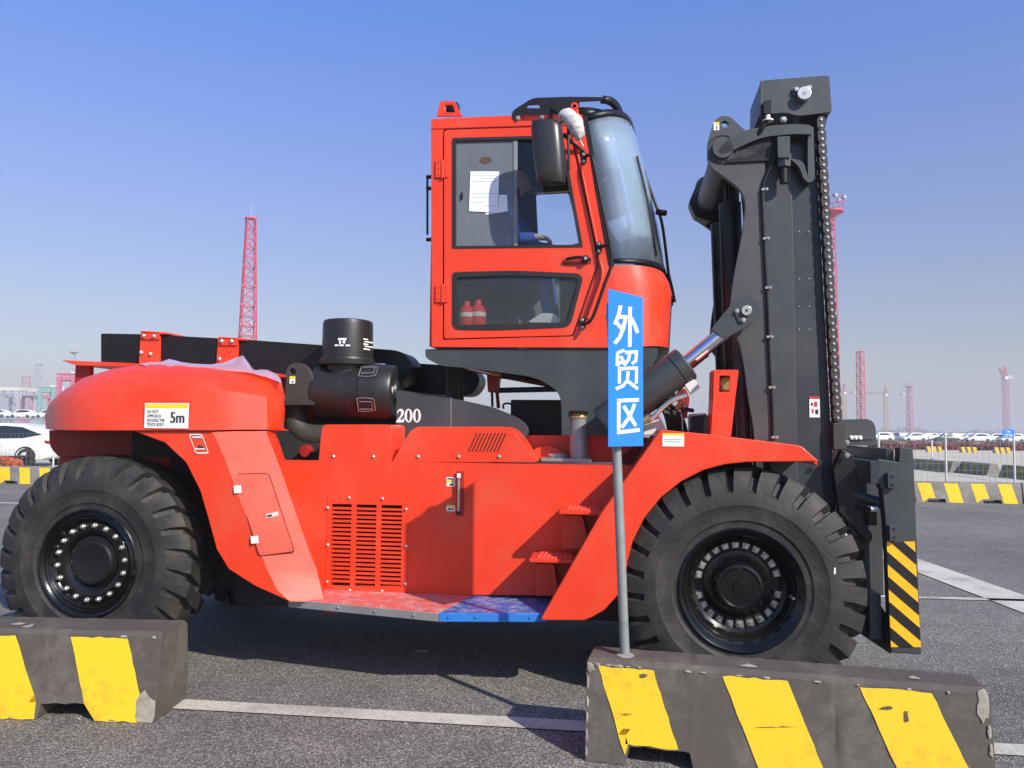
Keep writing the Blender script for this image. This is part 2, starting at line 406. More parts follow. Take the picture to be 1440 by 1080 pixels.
def text_bm(bm, s, origin, xa, ya, size, mi=0, th=.001):
    cu = bpy.data.curves.new('t', 'FONT'); cu.body = s; cu.size = size; cu.resolution_u = 3
    o = bpy.data.objects.new('t', cu); COL.objects.link(o); dg = bpy.context.evaluated_depsgraph_get()
    me = bpy.data.meshes.new_from_object(o.evaluated_get(dg)); bpy.data.objects.remove(o)
    vs = [bm.verts.new(Vector(origin)+Vector(xa)*v.co.x+Vector(ya)*v.co.y) for v in me.vertices]
    for p in me.polygons:
        try: f = bm.faces.new([vs[i] for i in p.vertices]); f.material_index = mi
        except ValueError: pass
NV = Vector((0, -1, 0))    # towards the camera side of the truck
# ================================================================= SETTING
bm = bmesh.new()
for s in [(-3000, -60, 3000, 3400)]:
    v = [bm.verts.new(p) for p in ((s[0], s[1], 0), (s[2], s[1], 0), (s[2], s[3], 0), (s[0], s[3], 0))]; bm.faces.new(v)
bm_link('ground', bm, 'asphalt', kind='structure')
def sheet(name, pts, z, mt, kind='structure'):
    bm = bmesh.new(); bm.faces.new([bm.verts.new((p[0], p[1], z)) for p in pts]); 
    for f in bm.faces:
        f.normal_update()
        if f.normal.z < 0: f.normal_flip()
    me = bpy.data.meshes.new(name); bm.to_mesh(me); bm.free(); return link(name, me, mt, smooth=False, kind=kind)
def strip(name, a, b, w, mt='linewhite', z=.008):
    a = Vector((a[0], a[1], 0)); b = Vector((b[0], b[1], 0)); d = (b-a).normalized(); n = Vector((-d.y, d.x, 0))*w/2
    return sheet(name, [a-n, b-n, b+n, a+n], z, mt)
a = G(262, 992); b = G(1390, 1054)
d = (b-a).normalized()
strip('road_marking_line', a-d*4, b+d*4, .15)
a = G(1245, 779); b = G(1440, 850); d = (b-a).normalized(); strip('road_marking_line', a-d*6, b+d*3, .47)
a = G(1292, 841); b = G(1400, 844); d = (b-a).normalized(); strip('road_marking_line', a-d*2, b+d*.3, .10)
a = G(0, 707.5); b = G(60, 709); d = (b-a).normalized(); strip('road_marking_line', a-d*8, b+d*4, .16)
a = G(0, 682); b = G(60, 684); d = (b-a).normalized(); 
sheet('far_road', [G(-900, 667), G(1440, 679), G(2600, 690), (260, 92, 0), (-260, 92, 0)], .004, 'conc_road')
a = G(1290, 660); b = G(1440, 683); strip('road_marking_line', a, a+(b-a)*1.4, .15, z=.012)
a = G(1330, 648.5); b = G(1440, 650); strip('road_marking_line', a-(b-a)*2, a+(b-a)*3, .22, z=.012)

# -------- traffic barriers
def barrier_mesh(Lx, h, wb, wt, nstripe, slant, sw, hi=True, ym='bar_yellow', dm='bar_dark', cut=True, seed=0, tilt_end=0.02, stripes0=None, stripe_pts=None):
    """x along, front face at -y; returns mesh with recessed fork pockets and painted stripes as thin raised sheets"""
    rs = random.Random(seed)
    bm = bmesh.new()
    half = Lx/2
    pk = [(-.30*Lx, .155*Lx), (.22*Lx, .155*Lx)] if cut else []
    pk = [(c-w/2*1.15, c+w/2*1.15) for c, w in pk]
    ph = .085
    nx = 56 if hi else 24
    xs = sorted(set([-half+Lx*i/nx for i in range(nx+1)] + [p for q in pk for p in (q[0], q[0]+.02, q[1]-.02, q[1])]))
    def yfront(z): return -(wb/2 + (wt/2-wb/2)*(z/h))
    def inpk(x): 
        for a, b in pk:
            if a-1e-6 <= x <= b+1e-6: return (a, b)
        return None
    rows = [0, .35, .7, .93, 1.0] 
    secs = []
    for x in xs:
        q = inpk(x); zb = 0
        if q: zb = ph*(min(1, (x-q[0])/.02) if x < (q[0]+q[1])/2 else min(1, (q[1]-x)/.02))
        jit = (rs.uniform(0, .010) if hi else 0)
        z0 = zb + (jit if zb > 0 or hi else 0)*.6
        fr = []
        for t in rows:
            z = z0+(h-z0)*t; y = yfront(z)
            if t == 1.0: y += .022
            if t == .93: z = h-.022
            e = abs(abs(x)-half) < 1e-6
            xx = x
            if e: xx = x*(1-.010*(1 if t in (0, 1.0) else 0)) 
            n = rs.uniform(-.0022, .0022) if hi else 0
            fr.append(Vector((xx, y+n, z+n)))
        bk = [Vector((p.x, -p.y, p.z)) for p in reversed(fr)]
        secs.append([bm.verts.new(p) for p in fr+bk])
    n = len(secs[0])
    for A, B in zip(secs, secs[1:]):
        for i in range(n):
            j = (i+1) % n
            bm.faces.new((A[i], B[i], B[j], A[j]))
    bm.faces.new(secs[0]); bm.faces.new(secs[-1][::-1])
    bmesh.ops.recalc_face_normals(bm, faces=bm.faces[:])
    me = bpy.data.meshes.new('barrier_body'); bm.to_mesh(me); bm.free()
    # stripes
    sm = []
    ny = 10 if hi else 3
    for (x0, x1, s) in stripe_pts:
        b2 = bmesh.new(); nxx = 8 if hi else 2; grid = []
        ztop = h-.030
        for j in range(ny+1):
            row = []
            for i in range(nxx+1):
                t = j/ny; x = x0+(x1-x0)*i/nxx
                xb = x + s*(1-t)
                q = inpk(xb); zb = ph+.012 if q and (q[0]+.004 < xb < q[1]-.004) else .006
                z = zb+(ztop-zb)*t
                xx = x + s*(1-(z/ztop))
                jx = rs.uniform(-.003, .003) if hi and i in (0, nxx) else 0
                jz = rs.uniform(-.006, .003) if hi and j in (0, ny) else 0
                row.append(b2.verts.new((xx+jx, yfront(z)-.0045, z+jz)))
            grid.append(row)
        for A, B in zip(grid, grid[1:]):
            for i in range(nxx): b2.faces.new((A[i], A[i+1], B[i+1], B[i]))
        m2 = bpy.data.meshes.new('stripe'); b2.to_mesh(m2); b2.free(); sm.append(m2)
    return me, sm
def barrier(loc, rz, meshes, label, group, dm='bar_dark', ym='bar_yellow', cat='barrier'):
    root = empty('concrete_barrier', loc, rz, label, cat, group)
    b = link('barrier_body', meshes[0], dm, root, ang=30)
    for m_ in meshes[1]: link('stripe', m_, ym, root, smooth=True)
    return root
# near right barrier
BR0 = G(829, 1058); 
btl = G(838, 908, .47); btr = G(1362, 947, .47)
dr = (btr-btl); Lr = Vector((dr.x, dr.y, 0)).length+.03; rzr = math.atan2(dr.y, dr.x)
dru = Vector((math.cos(rzr), math.sin(rzr), 0)); nru = Vector((math.sin(rzr), -math.cos(rzr), 0))
cR = Vector((btl.x, btl.y, 0))+dru*(Lr/2-.015)+nru*.11
def bx(px, py, c, rz, h, wb, wt):       # local x of a pixel on the barrier's front face
    dd = Vector((math.cos(rz), math.sin(rz), 0)); nn = Vector((math.sin(rz), -math.cos(rz), 0))
    r = ray(px, py); t = (wb+wt)/4
    t = ((c+nn*t)-CAM).dot(nn)/r.dot(nn); p = CAM+r*t-c
    return p.dot(dd)
HB = .47
def st(c, rz, tops, bots, ytop, ybot):
    res = []
    for (a0, a1), (b0, b1) in zip(tops, bots):
        x0 = bx(a0, ytop, c, rz, HB, .40, .24); x1 = bx(a1, ytop+8, c, rz, HB, .40, .24)
        xb = bx(b0, ybot, c, rz, HB, .40, .24)
        res.append((x0, x1, xb-x0))
    return res
mR = barrier_mesh(Lr, HB, .40, .24, 3, 0, 0, seed=3, stripe_pts=st(cR, rzr, [(840, 918), (1016, 1108), (1210, 1312)], [(884, 950), (1072, 1165), (1276, 1378)], 928, 1064))
barR = barrier(cR, rzr, mR, 'worn concrete barrier with three yellow stripes, the one the blue sign pole stands on', None)
# near left barrier
q0 = G(219, 1017); q1 = G(262, 985)
rzl = R(-2.5); dlu = Vector((math.cos(rzl), math.sin(rzl), 0)); nlu = Vector((math.sin(rzl), -math.cos(rzl), 0))
cL = Vector((q0.x, q0.y, 0)) - nlu*.19 - dlu*(Lr/2)
HBL = HB
mL = barrier_mesh(Lr, HB, .38, .30, 3, 0, 0, seed=8, stripe_pts=st(cL, rzl, [(-180, -98), (-62, 21), (99, 179)], [(-130, -50), (-20, 65), (128, 196)], 893, 1018))
barL = barrier(cL, rzl, mL, 'worn concrete barrier with chipped white corner in front of the rear wheel', None)
# broken concrete patches on the corners
def chips(root, Lx, h, wb, wt, side, seed, spots):
    rs = random.Random(seed)
    for (x, z, w, hh, top) in spots:
        bm = bmesh.new(); n = 14; pts = []
        for i in range(n):
            a = 2*math.pi*i/n; r = rs.uniform(.65, 1.1)
            pts.append((x+w*r*math.cos(a), z+hh*r*math.sin(a)))
        def fy(z_): return -(wb/2+(wt/2-wb/2)*(z_/h))
        if top:
            c = bm.verts.new((x, -.02*top, h+.007)); V = [bm.verts.new((px_, (pz_-z)-.05*top, h+.0045)) for px_, pz_ in pts]
        else:
            pts = [(max(-Lx/2+.004, min(Lx/2-.008, a_)), max(.004, b_)) for a_, b_ in pts]
            c = bm.verts.new((x, fy(z)-.011, z)); V = [bm.verts.new((a_, fy(b_)-.006, b_)) for a_, b_ in pts]
        for i in range(n):
            try: bm.faces.new((c, V[i], V[(i+1) % n]))
            except ValueError: pass
        bm_link('chipped_patch', bm, 'bar_concrete', root)
chips(barL, Lr, HB, .38, .30, 1, 2, [(Lr/2-.055, .07, .07, .10, 0), (-Lr/2+.9, .47, .05, .02, 1), (-Lr/2+1.0, .47, .03, .02, 2)])
chips(barR, Lr, HB, .40, .24, 1, 5, [(Lr/2-.03, .40, .03, .07, 0), (-Lr/2+.02, .43, .022, .03, 0), (Lr*.34, .47, .03, .012, 1), (-.12, .47, .05, .015, 1.3)])
rs_c = random.Random(12)
chips(barR, Lr, HB, .40, .24, 1, 6, [(rs_c.uniform(-Lr/2, Lr/2), HB-.025, rs_c.uniform(.006, .022), rs_c.uniform(.004, .009), 0) for _ in range(16)])
chips(barR, Lr, HB, .40, .24, 1, 7, [(-Lr/2+.008, z_, .010, .03, 0) for z_ in (.05, .12, .2, .27, .36)])
chips(barR, Lr, HB, .40, .24, 1, 8, [(Lr/2-.012, z_, .012, .03, 0) for z_ in (.04, .12, .22, .3)])
chips(barL, Lr, HB, .38, .30, 1, 9, [(rs_c.uniform(-Lr/2, Lr/2), rs_c.choice((.012, .012, HB-.025)), rs_c.uniform(.008, .03), rs_c.uniform(.004, .010), 0) for _ in range(16)])
for (x_, z_, w_, h_) in ((-.62, .41, .02, .012), (.47, .36, .035, .01), (.55, .33, .012, .03), (-.02, .235, .10, .002)):
    bm = bmesh.new(); rs = random.Random(int(x_*100)); n = 12
    fy = lambda z: -(.20+(.12-.20)*(z/HB))-.0085
    V = [bm.verts.new((x_+w_*rs.uniform(.4, 1.2)*math.cos(6.283*i/n), fy(z_+h_*math.sin(6.283*i/n)), z_+h_*rs.uniform(.6, 1)*math.sin(6.283*i/n)+w_*.1*math.cos(6.283*i/n))) for i in range(n)]
    bm.faces.new(V); bm_link('scuff_mark', bm, 'bar_dark', barR)

# far row of barriers
rA = G(-60, 678.5); rB = G(1440, 708.5); dR = (rB-rA); dR.z = 0; Lrow = dR.length; dR.normalize(); rzrow = math.atan2(dR.y, dR.x)
BL = 2.35
mF = barrier_mesh(BL-.03, .47, .40, .24, 3, 0, 0, hi=False, stripe_pts=[(-1.10+k*.585, -.80+k*.585, .10) for k in range(4)])
k = 0; FAR = []
P0 = G(1287, 706)
n_ = 0
for kk in range(-16, 5):
    c = P0+dR*(BL*(kk+.5)); px = 720+F*c.x/c.y
    if not (px < 330 or px > 1200): continue
    FAR.append((px, c))
labs_l = ['yellow striped barrier in the far row beneath the white car', 'yellow striped barrier of the far left row, nearest the rear tyre']
for i, (px, c) in enumerate(FAR):
    c = c-Vector((-dR.y, dR.x, 0))*-.2
    side = 'left of the forklift' if px < 700 else 'right of the forks'
    lab = 'faded yellow and grey barrier in the far row %s at %s' % (side, ['its outer end', 'its second place', 'the wheel', 'its middle', 'the tyre', 'the carriage', 'the frame edge', 'the far right'][i % 8])
    lab = ('faded striped barrier of the far row %s' % (['by the left picture edge', 'below the white crossover', 'just left of the rear tyre'][min(2, max(0, int((px+120)//110)))] if px < 700 else ['behind the fork carriage', 'right beside the striped fork plate', 'below the left fence post', 'below the right fence post', 'at the right picture edge'][min(4, max(0, int((px-1190)//75)))]))
    barrier(c, rzrow, mF, lab, 'far barriers along the wire fence', 'bar_grey_old', 'bar_yellow_old' if i % 3 == 1 else 'bar_yellow')
# shaded barriers beyond the fence
def place_barrier(px0, px1, ybase, h_, label, group, ym, dm, nst=3, hh=None):
    a = G(px0, ybase); b = G(px1, ybase+(px1-px0)*.10); d = b-a; d.z = 0; Lx = d.length; rz = math.atan2(d.y, d.x)
    w = Lx/(nst*2)
    ms = barrier_mesh(Lx, h_, .60, .25, 3, 0, 0, hi=False, cut=False, stripe_pts=[(-Lx/2+w*.5+k*2*w, -Lx/2+w*1.5+k*2*w, 0.02) for k in range(nst)])
    return barrier((a+b)/2, rz, ms, label, group, dm, ym)
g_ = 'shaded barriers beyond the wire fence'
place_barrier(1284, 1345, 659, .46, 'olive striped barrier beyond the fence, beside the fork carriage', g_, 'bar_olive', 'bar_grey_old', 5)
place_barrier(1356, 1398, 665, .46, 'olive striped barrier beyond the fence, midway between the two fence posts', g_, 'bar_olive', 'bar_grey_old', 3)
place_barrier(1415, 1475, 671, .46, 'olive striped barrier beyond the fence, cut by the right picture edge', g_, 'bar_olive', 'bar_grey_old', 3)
g_ = 'bright barriers in front of the red hedge'
def place_b2(px0, px1, ybase, label):
    a = G(px0, ybase); b = G(px1, ybase+.4); d = b-a; d.z = 0; Lx = d.length; rz = math.atan2(d.y, d.x); w = Lx/6
    ms = barrier_mesh(Lx, .5, .5, .25, 3, 0, 0, hi=False, cut=False, stripe_pts=[(-Lx/2+w*.3+k*2*w, -Lx/2+w*1.5+k*2*w, 0.1) for k in range(3)])
    barrier((a+b)/2, rz, ms, label, g_, 'bar_dark', 'bar_yellow')
place_b2(1302, 1325, 635.5, 'small yellow striped barrier before the red hedge, left of the fence post')
place_b2(1350, 1374, 636.3, 'small yellow striped barrier before the red hedge, middle of three')
place_b2(1397, 1421, 637.1, 'small yellow striped barrier before the red hedge, under the blue road sign')

# -------- wire fence (posts, mesh panels)
def fence(p0, d, n, sp, label, h=1.5):
    root = empty('wire_fence', p0, math.atan2(d.y, d.x), label, 'fence')
    for i in range(n+1):
        bm = bmesh.new(); cyl_bm(bm, (i*sp, 0, 0), (i*sp, 0, h+.05), .021, seg=10); cyl_bm(bm, (i*sp, 0, h+.05), (i*sp, 0, h+.07), .034, .02, seg=10)
        bm_link('post', bm, 'offwhite', root)
    for i in range(n):
        bm = bmesh.new(); x0 = i*sp+.03; x1 = (i+1)*sp-.03; nx = int((x1-x0)/.13); nz = int(h/.16)
        for k in range(nx+1):
            x = x0+(x1-x0)*k/nx; box_bm(bm, (x-.0022, -.0022, .08), (x+.0022, .0022, h))
        for k in range(nz+1):
            z = .08+(h-.08)*k/nz; box_bm(bm, (x0, -.0022, z-.0022), (x1, .0022, z+.0022))
        bm_link('wire_mesh', bm, 'zinc', root, kind='stuff')
    return root
fp = G(1329, 702); off = Vector((-dR.y, dR.x, 0))*.9
pr = P0 + dR*((fp-P0).dot(dR)) + off
p2 = P0 + dR*((G(1437, 706)-P0).dot(dR)) + off
spf = (p2-pr).length
fence(pr-dR*spf*2, dR, 7, spf, 'grey wire fence behind the far barriers on the right of the forks')
pl = P0 + dR*((G(51, 680)-P0).dot(dR)) + off
fence(pl-dR*2.3*4, dR, 8, 2.3, 'grey wire fence in front of the white crossover car', 1.35)

# -------- hedges (countless leaves)
def hedge(name, a, b, w, h, mt, n, label, cat='hedge', leaf=.09):
    bm = bmesh.new(); a = Vector(a); b = Vector(b); d = b-a; L_ = d.length; d.normalize(); nn = Vector((-d.y, d.x, 0))
    for i in range(n):
        t = random.random()*L_; s = random.uniform(-w/2, w/2); hz = random.random()**.6*h*(.8+.25*math.sin(t*1.7)+.1*math.sin(t*5.1))
        c = a+d*t+nn*s+Vector((0, 0, hz)); x = Vector((random.gauss(0, 1), random.gauss(0, 1), random.gauss(0, 1))).normalized(); y = x.orthogonal().normalized(); sz = leaf*random.uniform(.6, 1.4)
        bm.faces.new([bm.verts.new(c+x*sz), bm.verts.new(c+y*sz), bm.verts.new(c-x*sz), bm.verts.new(c-y*sz)])
    me = bpy.data.meshes.new(name); bm.to_mesh(me); bm.free(); o = link(name, me, mt, smooth=False, kind='stuff'); return tag(o, label, cat)
ha = G(1230, 631.5); hb = G(1440, 633.5); hb = ha+(hb-ha)*1.5
hedge('red_hedge', ha, hb, 3, .62, 'hedge', 9000, 'low dark red hedge running along the far side of the road', leaf=.22)
ha = G(-60, 657); hb = G(27, 657)
hedge('flower_bed', ha, hb, .7, .36, 'flower', 4000, 'orange red flower bed in front of the white crossover car', 'flower bed', leaf=.05)

# -------- cars
def loft_sections(bm, secs, mi=0, cap=True):
    rings = [[bm.verts.new(p) for p in s] for s in secs]; n = len(secs[0])
    for A, B in zip(rings, rings[1:]):
        for i in range(n):
            f = bm.faces.new((A[i], A[(i+1) % n], B[(i+1) % n], B[i])); f.material_index = mi
    if cap: bm.faces.new(rings[0][::-1]).material_index = mi; bm.faces.new(rings[-1]).material_index = mi
def car_parts(kind='suv'):
    """front towards -x; returns bmeshes"""
    Lc, Wc, Hc = (4.65, 1.86, 1.66) if kind == 'suv' else (4.7, 1.8, 1.45)
    body = bmesh.new(); belt = .98 if kind == 'suv' else .88; lo = .24
    prof = [(-Lc/2, .45, .62), (-Lc/2+.05, .35, .75), (-Lc/2+.5, lo, belt-.12), (-Lc/2+1.2, lo, belt-.02), (0, lo, belt+.02), (Lc/2-1.0, lo, belt+.07), (Lc/2-.35, lo+.02, belt+.10), (Lc/2-.06, .34, belt+.02), (Lc/2, .45, belt-.25)]
    secs = []
    for x, z0, z1 in prof:
        w = Wc/2*(1-.10*(abs(x)/(Lc/2))**4)
        secs.append([(x, -w*.92, z0), (x, -w, z0+(z1-z0)*.25), (x, -w*.99, z0+(z1-z0)*.75), (x, -w*.90, z1), (x, w*.90, z1), (x, w*.99, z0+(z1-z0)*.75), (x, w, z0+(z1-z0)*.25), (x, w*.92, z0)])
    loft_sections(body, secs)
    roof = bmesh.new()
    if kind == 'suv': rp = [(-1.35, belt+.01, .0), (-.55, Hc-.06, .8), (.2, Hc, 1), (1.1, Hc-.05, .95), (1.75, Hc-.22, .8), (2.18, belt+.15, .1)]
    else: rp = [(-1.2, belt+.0, .0), (-.4, Hc-.05, .8), (.2, Hc, 1), (.9, Hc-.06, .9), (1.7, belt+.1, .1)]
    secs = []
    for x, z, t in rp:
        wb = Wc/2*.88; wt = Wc/2*.66; zb = belt-.02
        w_ = wb+(wt-wb)*min(1, (z-zb)/(Hc-zb))
        secs.append([(x, -wb, zb), (x, -w_, z-.02), (x, -w_*.8, z), (x, w_*.8, z), (x, w_, z-.02), (x, wb, zb)])
    loft_sections(roof, secs)
    # side windows
    win = bmesh.new()
    if kind == 'suv': wp = [(-1.08, belt+.05), (-.42, Hc-.16), (.25, Hc-.11), (1.05, Hc-.16), (1.55, Hc-.32), (1.95, belt+.24), (1.2, belt+.10)]
    else: wp = [(-1.0, belt+.05), (-.35, Hc-.13), (.25, Hc-.08), (.9, Hc-.15), (1.4, belt+.15)]
    for s in (-1, 1):
        def yy(z):
            zb = belt-.02; return s*(Wc/2*.88+(Wc/2*.66-Wc/2*.88)*(z-zb)/(Hc-zb)+.012)
        vs = [win.verts.new((x, yy(z), z)) for x, z in wp]; win.faces.new(vs)
    return body, roof, win, Lc, Wc, Hc
def wheel_small(root, x, y, r, s, nm='wheel'):
    bm = bmesh.new(); lathe_bm(bm, (x, y, r), (0, s, 0), [(-.11, r*.6), (-.11, r*.95), (-.06, r), (.07, r), (.11, r*.94), (.11, r*.66), (.07, r*.63)], 28)
    w = bm_link(nm, bm, 'rubber', root)
    b2 = bmesh.new()
    lathe_bm(b2, (x, y, r), (0, s, 0), [(.02, r*.62), (.09, r*.62), (.085, r*.57), (.04, r*.55), (.03, 0)], 28)
    for k in range(5):
        a = k*2*math.pi/5; d = Vector((math.cos(a), 0, math.sin(a))); c = Vector((x, y+s*.075, r))
        cyl_bm(b2, c, c+d*r*.55, r*.09, r*.06, seg=6)
    bm_link('rim', b2, 'cardark', w)
def big_car(loc, rz, colour, label, kind='suv', cat='car', simple=False):
    root = empty('parked_car', loc, rz, label, cat)
    body, roof, win, Lc, Wc, Hc = car_parts(kind)
    bm_link('car_body', body, colour, root, bevel=.05, seg=3); bm_link('car_roof', roof, colour, root, bevel=.03, seg=2); bm_link('side_window', win, 'carglass', root, smooth=False)
    r = .35
    for x in (-1.42, 1.42):
        for s in (-1, 1):
            wheel_small(root, x, s*(Wc/2-.10), r, s)
            bm = bmesh.new(); n = 18
            A = [bm.verts.new((x+(r+.09)*math.cos(math.pi*i/n), s*(Wc/2+.006), max(.25, r+(r+.07)*math.sin(math.pi*i/n)))) for i in range(n+1)]
            B = [bm.verts.new((x+(r+.02)*math.cos(math.pi*i/n), s*(Wc/2-.02), max(.22, r+(r+.0)*math.sin(math.pi*i/n)))) for i in range(n+1)]
            for i in range(n): bm.faces.new((A[i], A[i+1], B[i+1], B[i]))
            bm.faces.new(B)
            bm_link('wheel_arch', bm, 'interior_dark', root)
    for s in (-1, 1):
        box('sill_cladding', (-.98, s*Wc/2-.012, .22), (.98, s*Wc/2+.012, .40), 'interior_dark', root, bevel=.01)
        box('door_handle', (.25, s*Wc/2*.985-.02, .80), (.45, s*Wc/2*.985+.02, .83), 'carwhite' if colour == 'carwhite' else 'cargrey', root, bevel=.004)
        box('headlight', (-Lc/2+.04, s*.60-.16, .66), (-Lc/2+.2, s*.60+.16, .76), 'chrome', root, bevel=.02)
        box('tail_light', (Lc/2-.22, s*.68-.15, .86), (Lc/2-.02, s*.68+.15, 1.0), 'darkred', root, bevel=.02)
    return root
c = G(40, 656); 
big_car((c.x-1.42+.1, c.y+.9, 0), rzrow, 'carwhite', 'white crossover parked behind the wire fence, partly hidden by the counterweight', 'suv')
big_car((c.x+1.2, c.y+4.6, 0.22), rzrow+.02, 'cardark', 'dark car parked right behind the white crossover', 'suv')
# small far cars
def small_car(colour):
    body, roof, win, Lc, Wc, Hc = car_parts('suv' if random.random() < .5 else 'sedan')
    bm = bmesh.new()
    for i, b in enumerate((body, roof, win)):
        me = bpy.data.meshes.new('t'); b.to_mesh(me); b.free(); n0 = len(bm.faces); bm.from_mesh(me)
        bm.faces.ensure_lookup_table()
        for f in bm.faces[n0:]: f.material_index = 1 if i == 2 else 0
        bpy.data.meshes.remove(me)
    # windscreen and rear glass as dark faces
    for x in (-1.42, 1.42):
        for s in (-1, 1): cyl_bm(bm, (x, s*.80, .34), (x, s*.94, .34), .33, seg=12, mi=2)
    me = bpy.data.meshes.new('parked_car'); bm.to_mesh(me); bm.free()
    for x in (colour, 'carglass', 'rubber'): me.materials.append(M[x])
    return me
protos = [small_car('carwhite'), small_car('carwhite'), small_car('cargrey'), small_car('cardark')]
rows_r = []
for ri in range(16):
    Y = 150+ri*(9+ri*1.3)
    x0 = Y*.43; x1 = Y*.70; x = x0
    while x < x1:
        rows_r.append((x, Y, ri)); x += 5.4 if ri % 3 else 6.2
for x, Y, ri in rows_r:
    o = bpy.data.objects.new('parked_car', random.choice(protos[:2]+protos[:2]+protos)); COL.objects.link(o)
    o.location = (x+random.uniform(-.2, .2), Y, 0); o.rotation_euler = (0, 0, (R(90) if ri % 2 else 0)+random.uniform(-.03, .03))
    tag(o, 'small white or dark car in the crowded far car park beyond the red hedge', 'car', 'cars in the far car park on the right')
# far tree belt
bm = bmesh.new()
for i in range(15000):
    x = random.uniform(-900, 1100); h_ = 5+3*math.sin(x*.021)+2.2*math.sin(x*.083+1)+1.5*math.sin(x*.31)
    if random.random() < .06: h_ += 3
    c = Vector((x, 900+random.uniform(-8, 8), random.random()*max(2.5, h_))); s = random.uniform(.8, 1.9)
    x_ = Vector((random.gauss(0, 1), random.gauss(0, .6), random.gauss(0, 1))).normalized(); y_ = x_.orthogonal().normalized()
    bm.faces.new([bm.verts.new(c+x_*s), bm.verts.new(c+y_*s), bm.verts.new(c-x_*s), bm.verts.new(c-y_*s)])
me = bpy.data.meshes.new('tree_belt'); bm.to_mesh(me); bm.free()
tag(link('tree_belt', me, 'tree', smooth=False, kind='stuff'), 'low hazy belt of trees along the horizon', 'trees')

# -------- lattice towers and cranes
def lattice(bm, p0, p1, w0, w1, n, r, axis_up=None):
    p0 = Vector(p0); p1 = Vector(p1); d = (p1-p0); x, y = frame_axes(d)
    def corner(t, k):
        w = w0+(w1-w0)*t; sx, sy = ((-1, -1), (1, -1), (1, 1), (-1, 1))[k]; return p0+d*t+x*w/2*sx+y*w/2*sy
    for k in range(4):
        cyl_bm(bm, corner(0, k), corner(1, k), r*1.5, seg=4, cap=False)
    for i in range(n):
        for k in range(4):
            a = corner(i/n, k); b = corner(i/n, (k+1) % 4); c = corner((i+1)/n, (k+1) % 4); e = corner((i+1)/n, k)
            cyl_bm(bm, e, c, r, seg=4, cap=False)
            if (i+k) % 2: cyl_bm(bm, a, c, r*.9, seg=4, cap=False)
            else: cyl_bm(bm, b, e, r*.9, seg=4, cap=False)
def tower(px, ytop, H, w0, w1, n, mt, label, plat=None, r=.06, name='lattice_tower', group=None):
    # distance from its height
    d = ray(px, ytop); Y = (H-CAMZ)/(d.z/d.y); p = W(px, ytop, Y)
    root = empty(name, (p.x, p.y, 0), 0.5, label, 'tower', group)
    bm = bmesh.new(); lattice(bm, (0, 0, 0), (0, 0, H), w0, w1, n, r); bm_link('lattice_frame', bm, mt, root, smooth=False)
    if plat:
        bm = bmesh.new(); lathe_bm(bm, (0, 0, H-.4), (0, 0, 1), [(-1.0, .3), (0, plat), (.25, plat), (.25, 0)], 20); bm_link('platform', bm, mt, root)
        bm = bmesh.new()
        for z in (1.0, 1.9):
            lathe_bm(bm, (0, 0, H+z), (0, 0, 1), [(0, plat-.03), (.06, plat-.03), (.06, plat+.03), (0, plat+.03), (0, plat-.03)], 20)
        for k in range(12):
            a = k*math.pi/6; cyl_bm(bm, (plat*math.cos(a), plat*math.sin(a), H), (plat*math.cos(a), plat*math.sin(a), H+2), .04, seg=5)
        bm_link('railing', bm, mt, root)
        for k in range(6):
            a = k*math.pi/3; c = Vector((math.cos(a), math.sin(a), 0))*plat
            bm = bmesh.new(); box_bm(bm, (c.x-.3, c.y-.3, H+1.8), (c.x+.3, c.y+.3, H+2.3)); bm_link('floodlight', bm, 'towergrey', root)
    else:
        bm = bmesh.new(); box_bm(bm, (-w1*.65, -w1*.65, H), (w1*.65, w1*.65, H+.25)); bm_link('top_plate', bm, mt, root)
        bm = bmesh.new(); cyl_bm(bm, (0, 0, H), (0, 0, H+3), .04, seg=5); bm_link('lightning_rod', bm, 'towergrey', root)
    return root
tower(353, 308, 40, 3.6, 1.5, 22, 'towerred', 'tall red lattice mast rising behind the left black beam', None, .085)
tower(1167.5, 296, 40, 1.8, .9, 24, 'towerred', 'red lattice mast with round railed platform just right of the lift chain', 2.2, .09)
tower(1209.5, 495, 35, 2.3, 2.1, 14, 'towerred', 'dark red lattice mast standing right of the forklift mast', None, .16)
tower(1278.5, 543, 34, 3.0, 2.4, 14, 'towerpink', 'thin pink lattice mast with a flat platform top above the far car park', 3.2, .2)
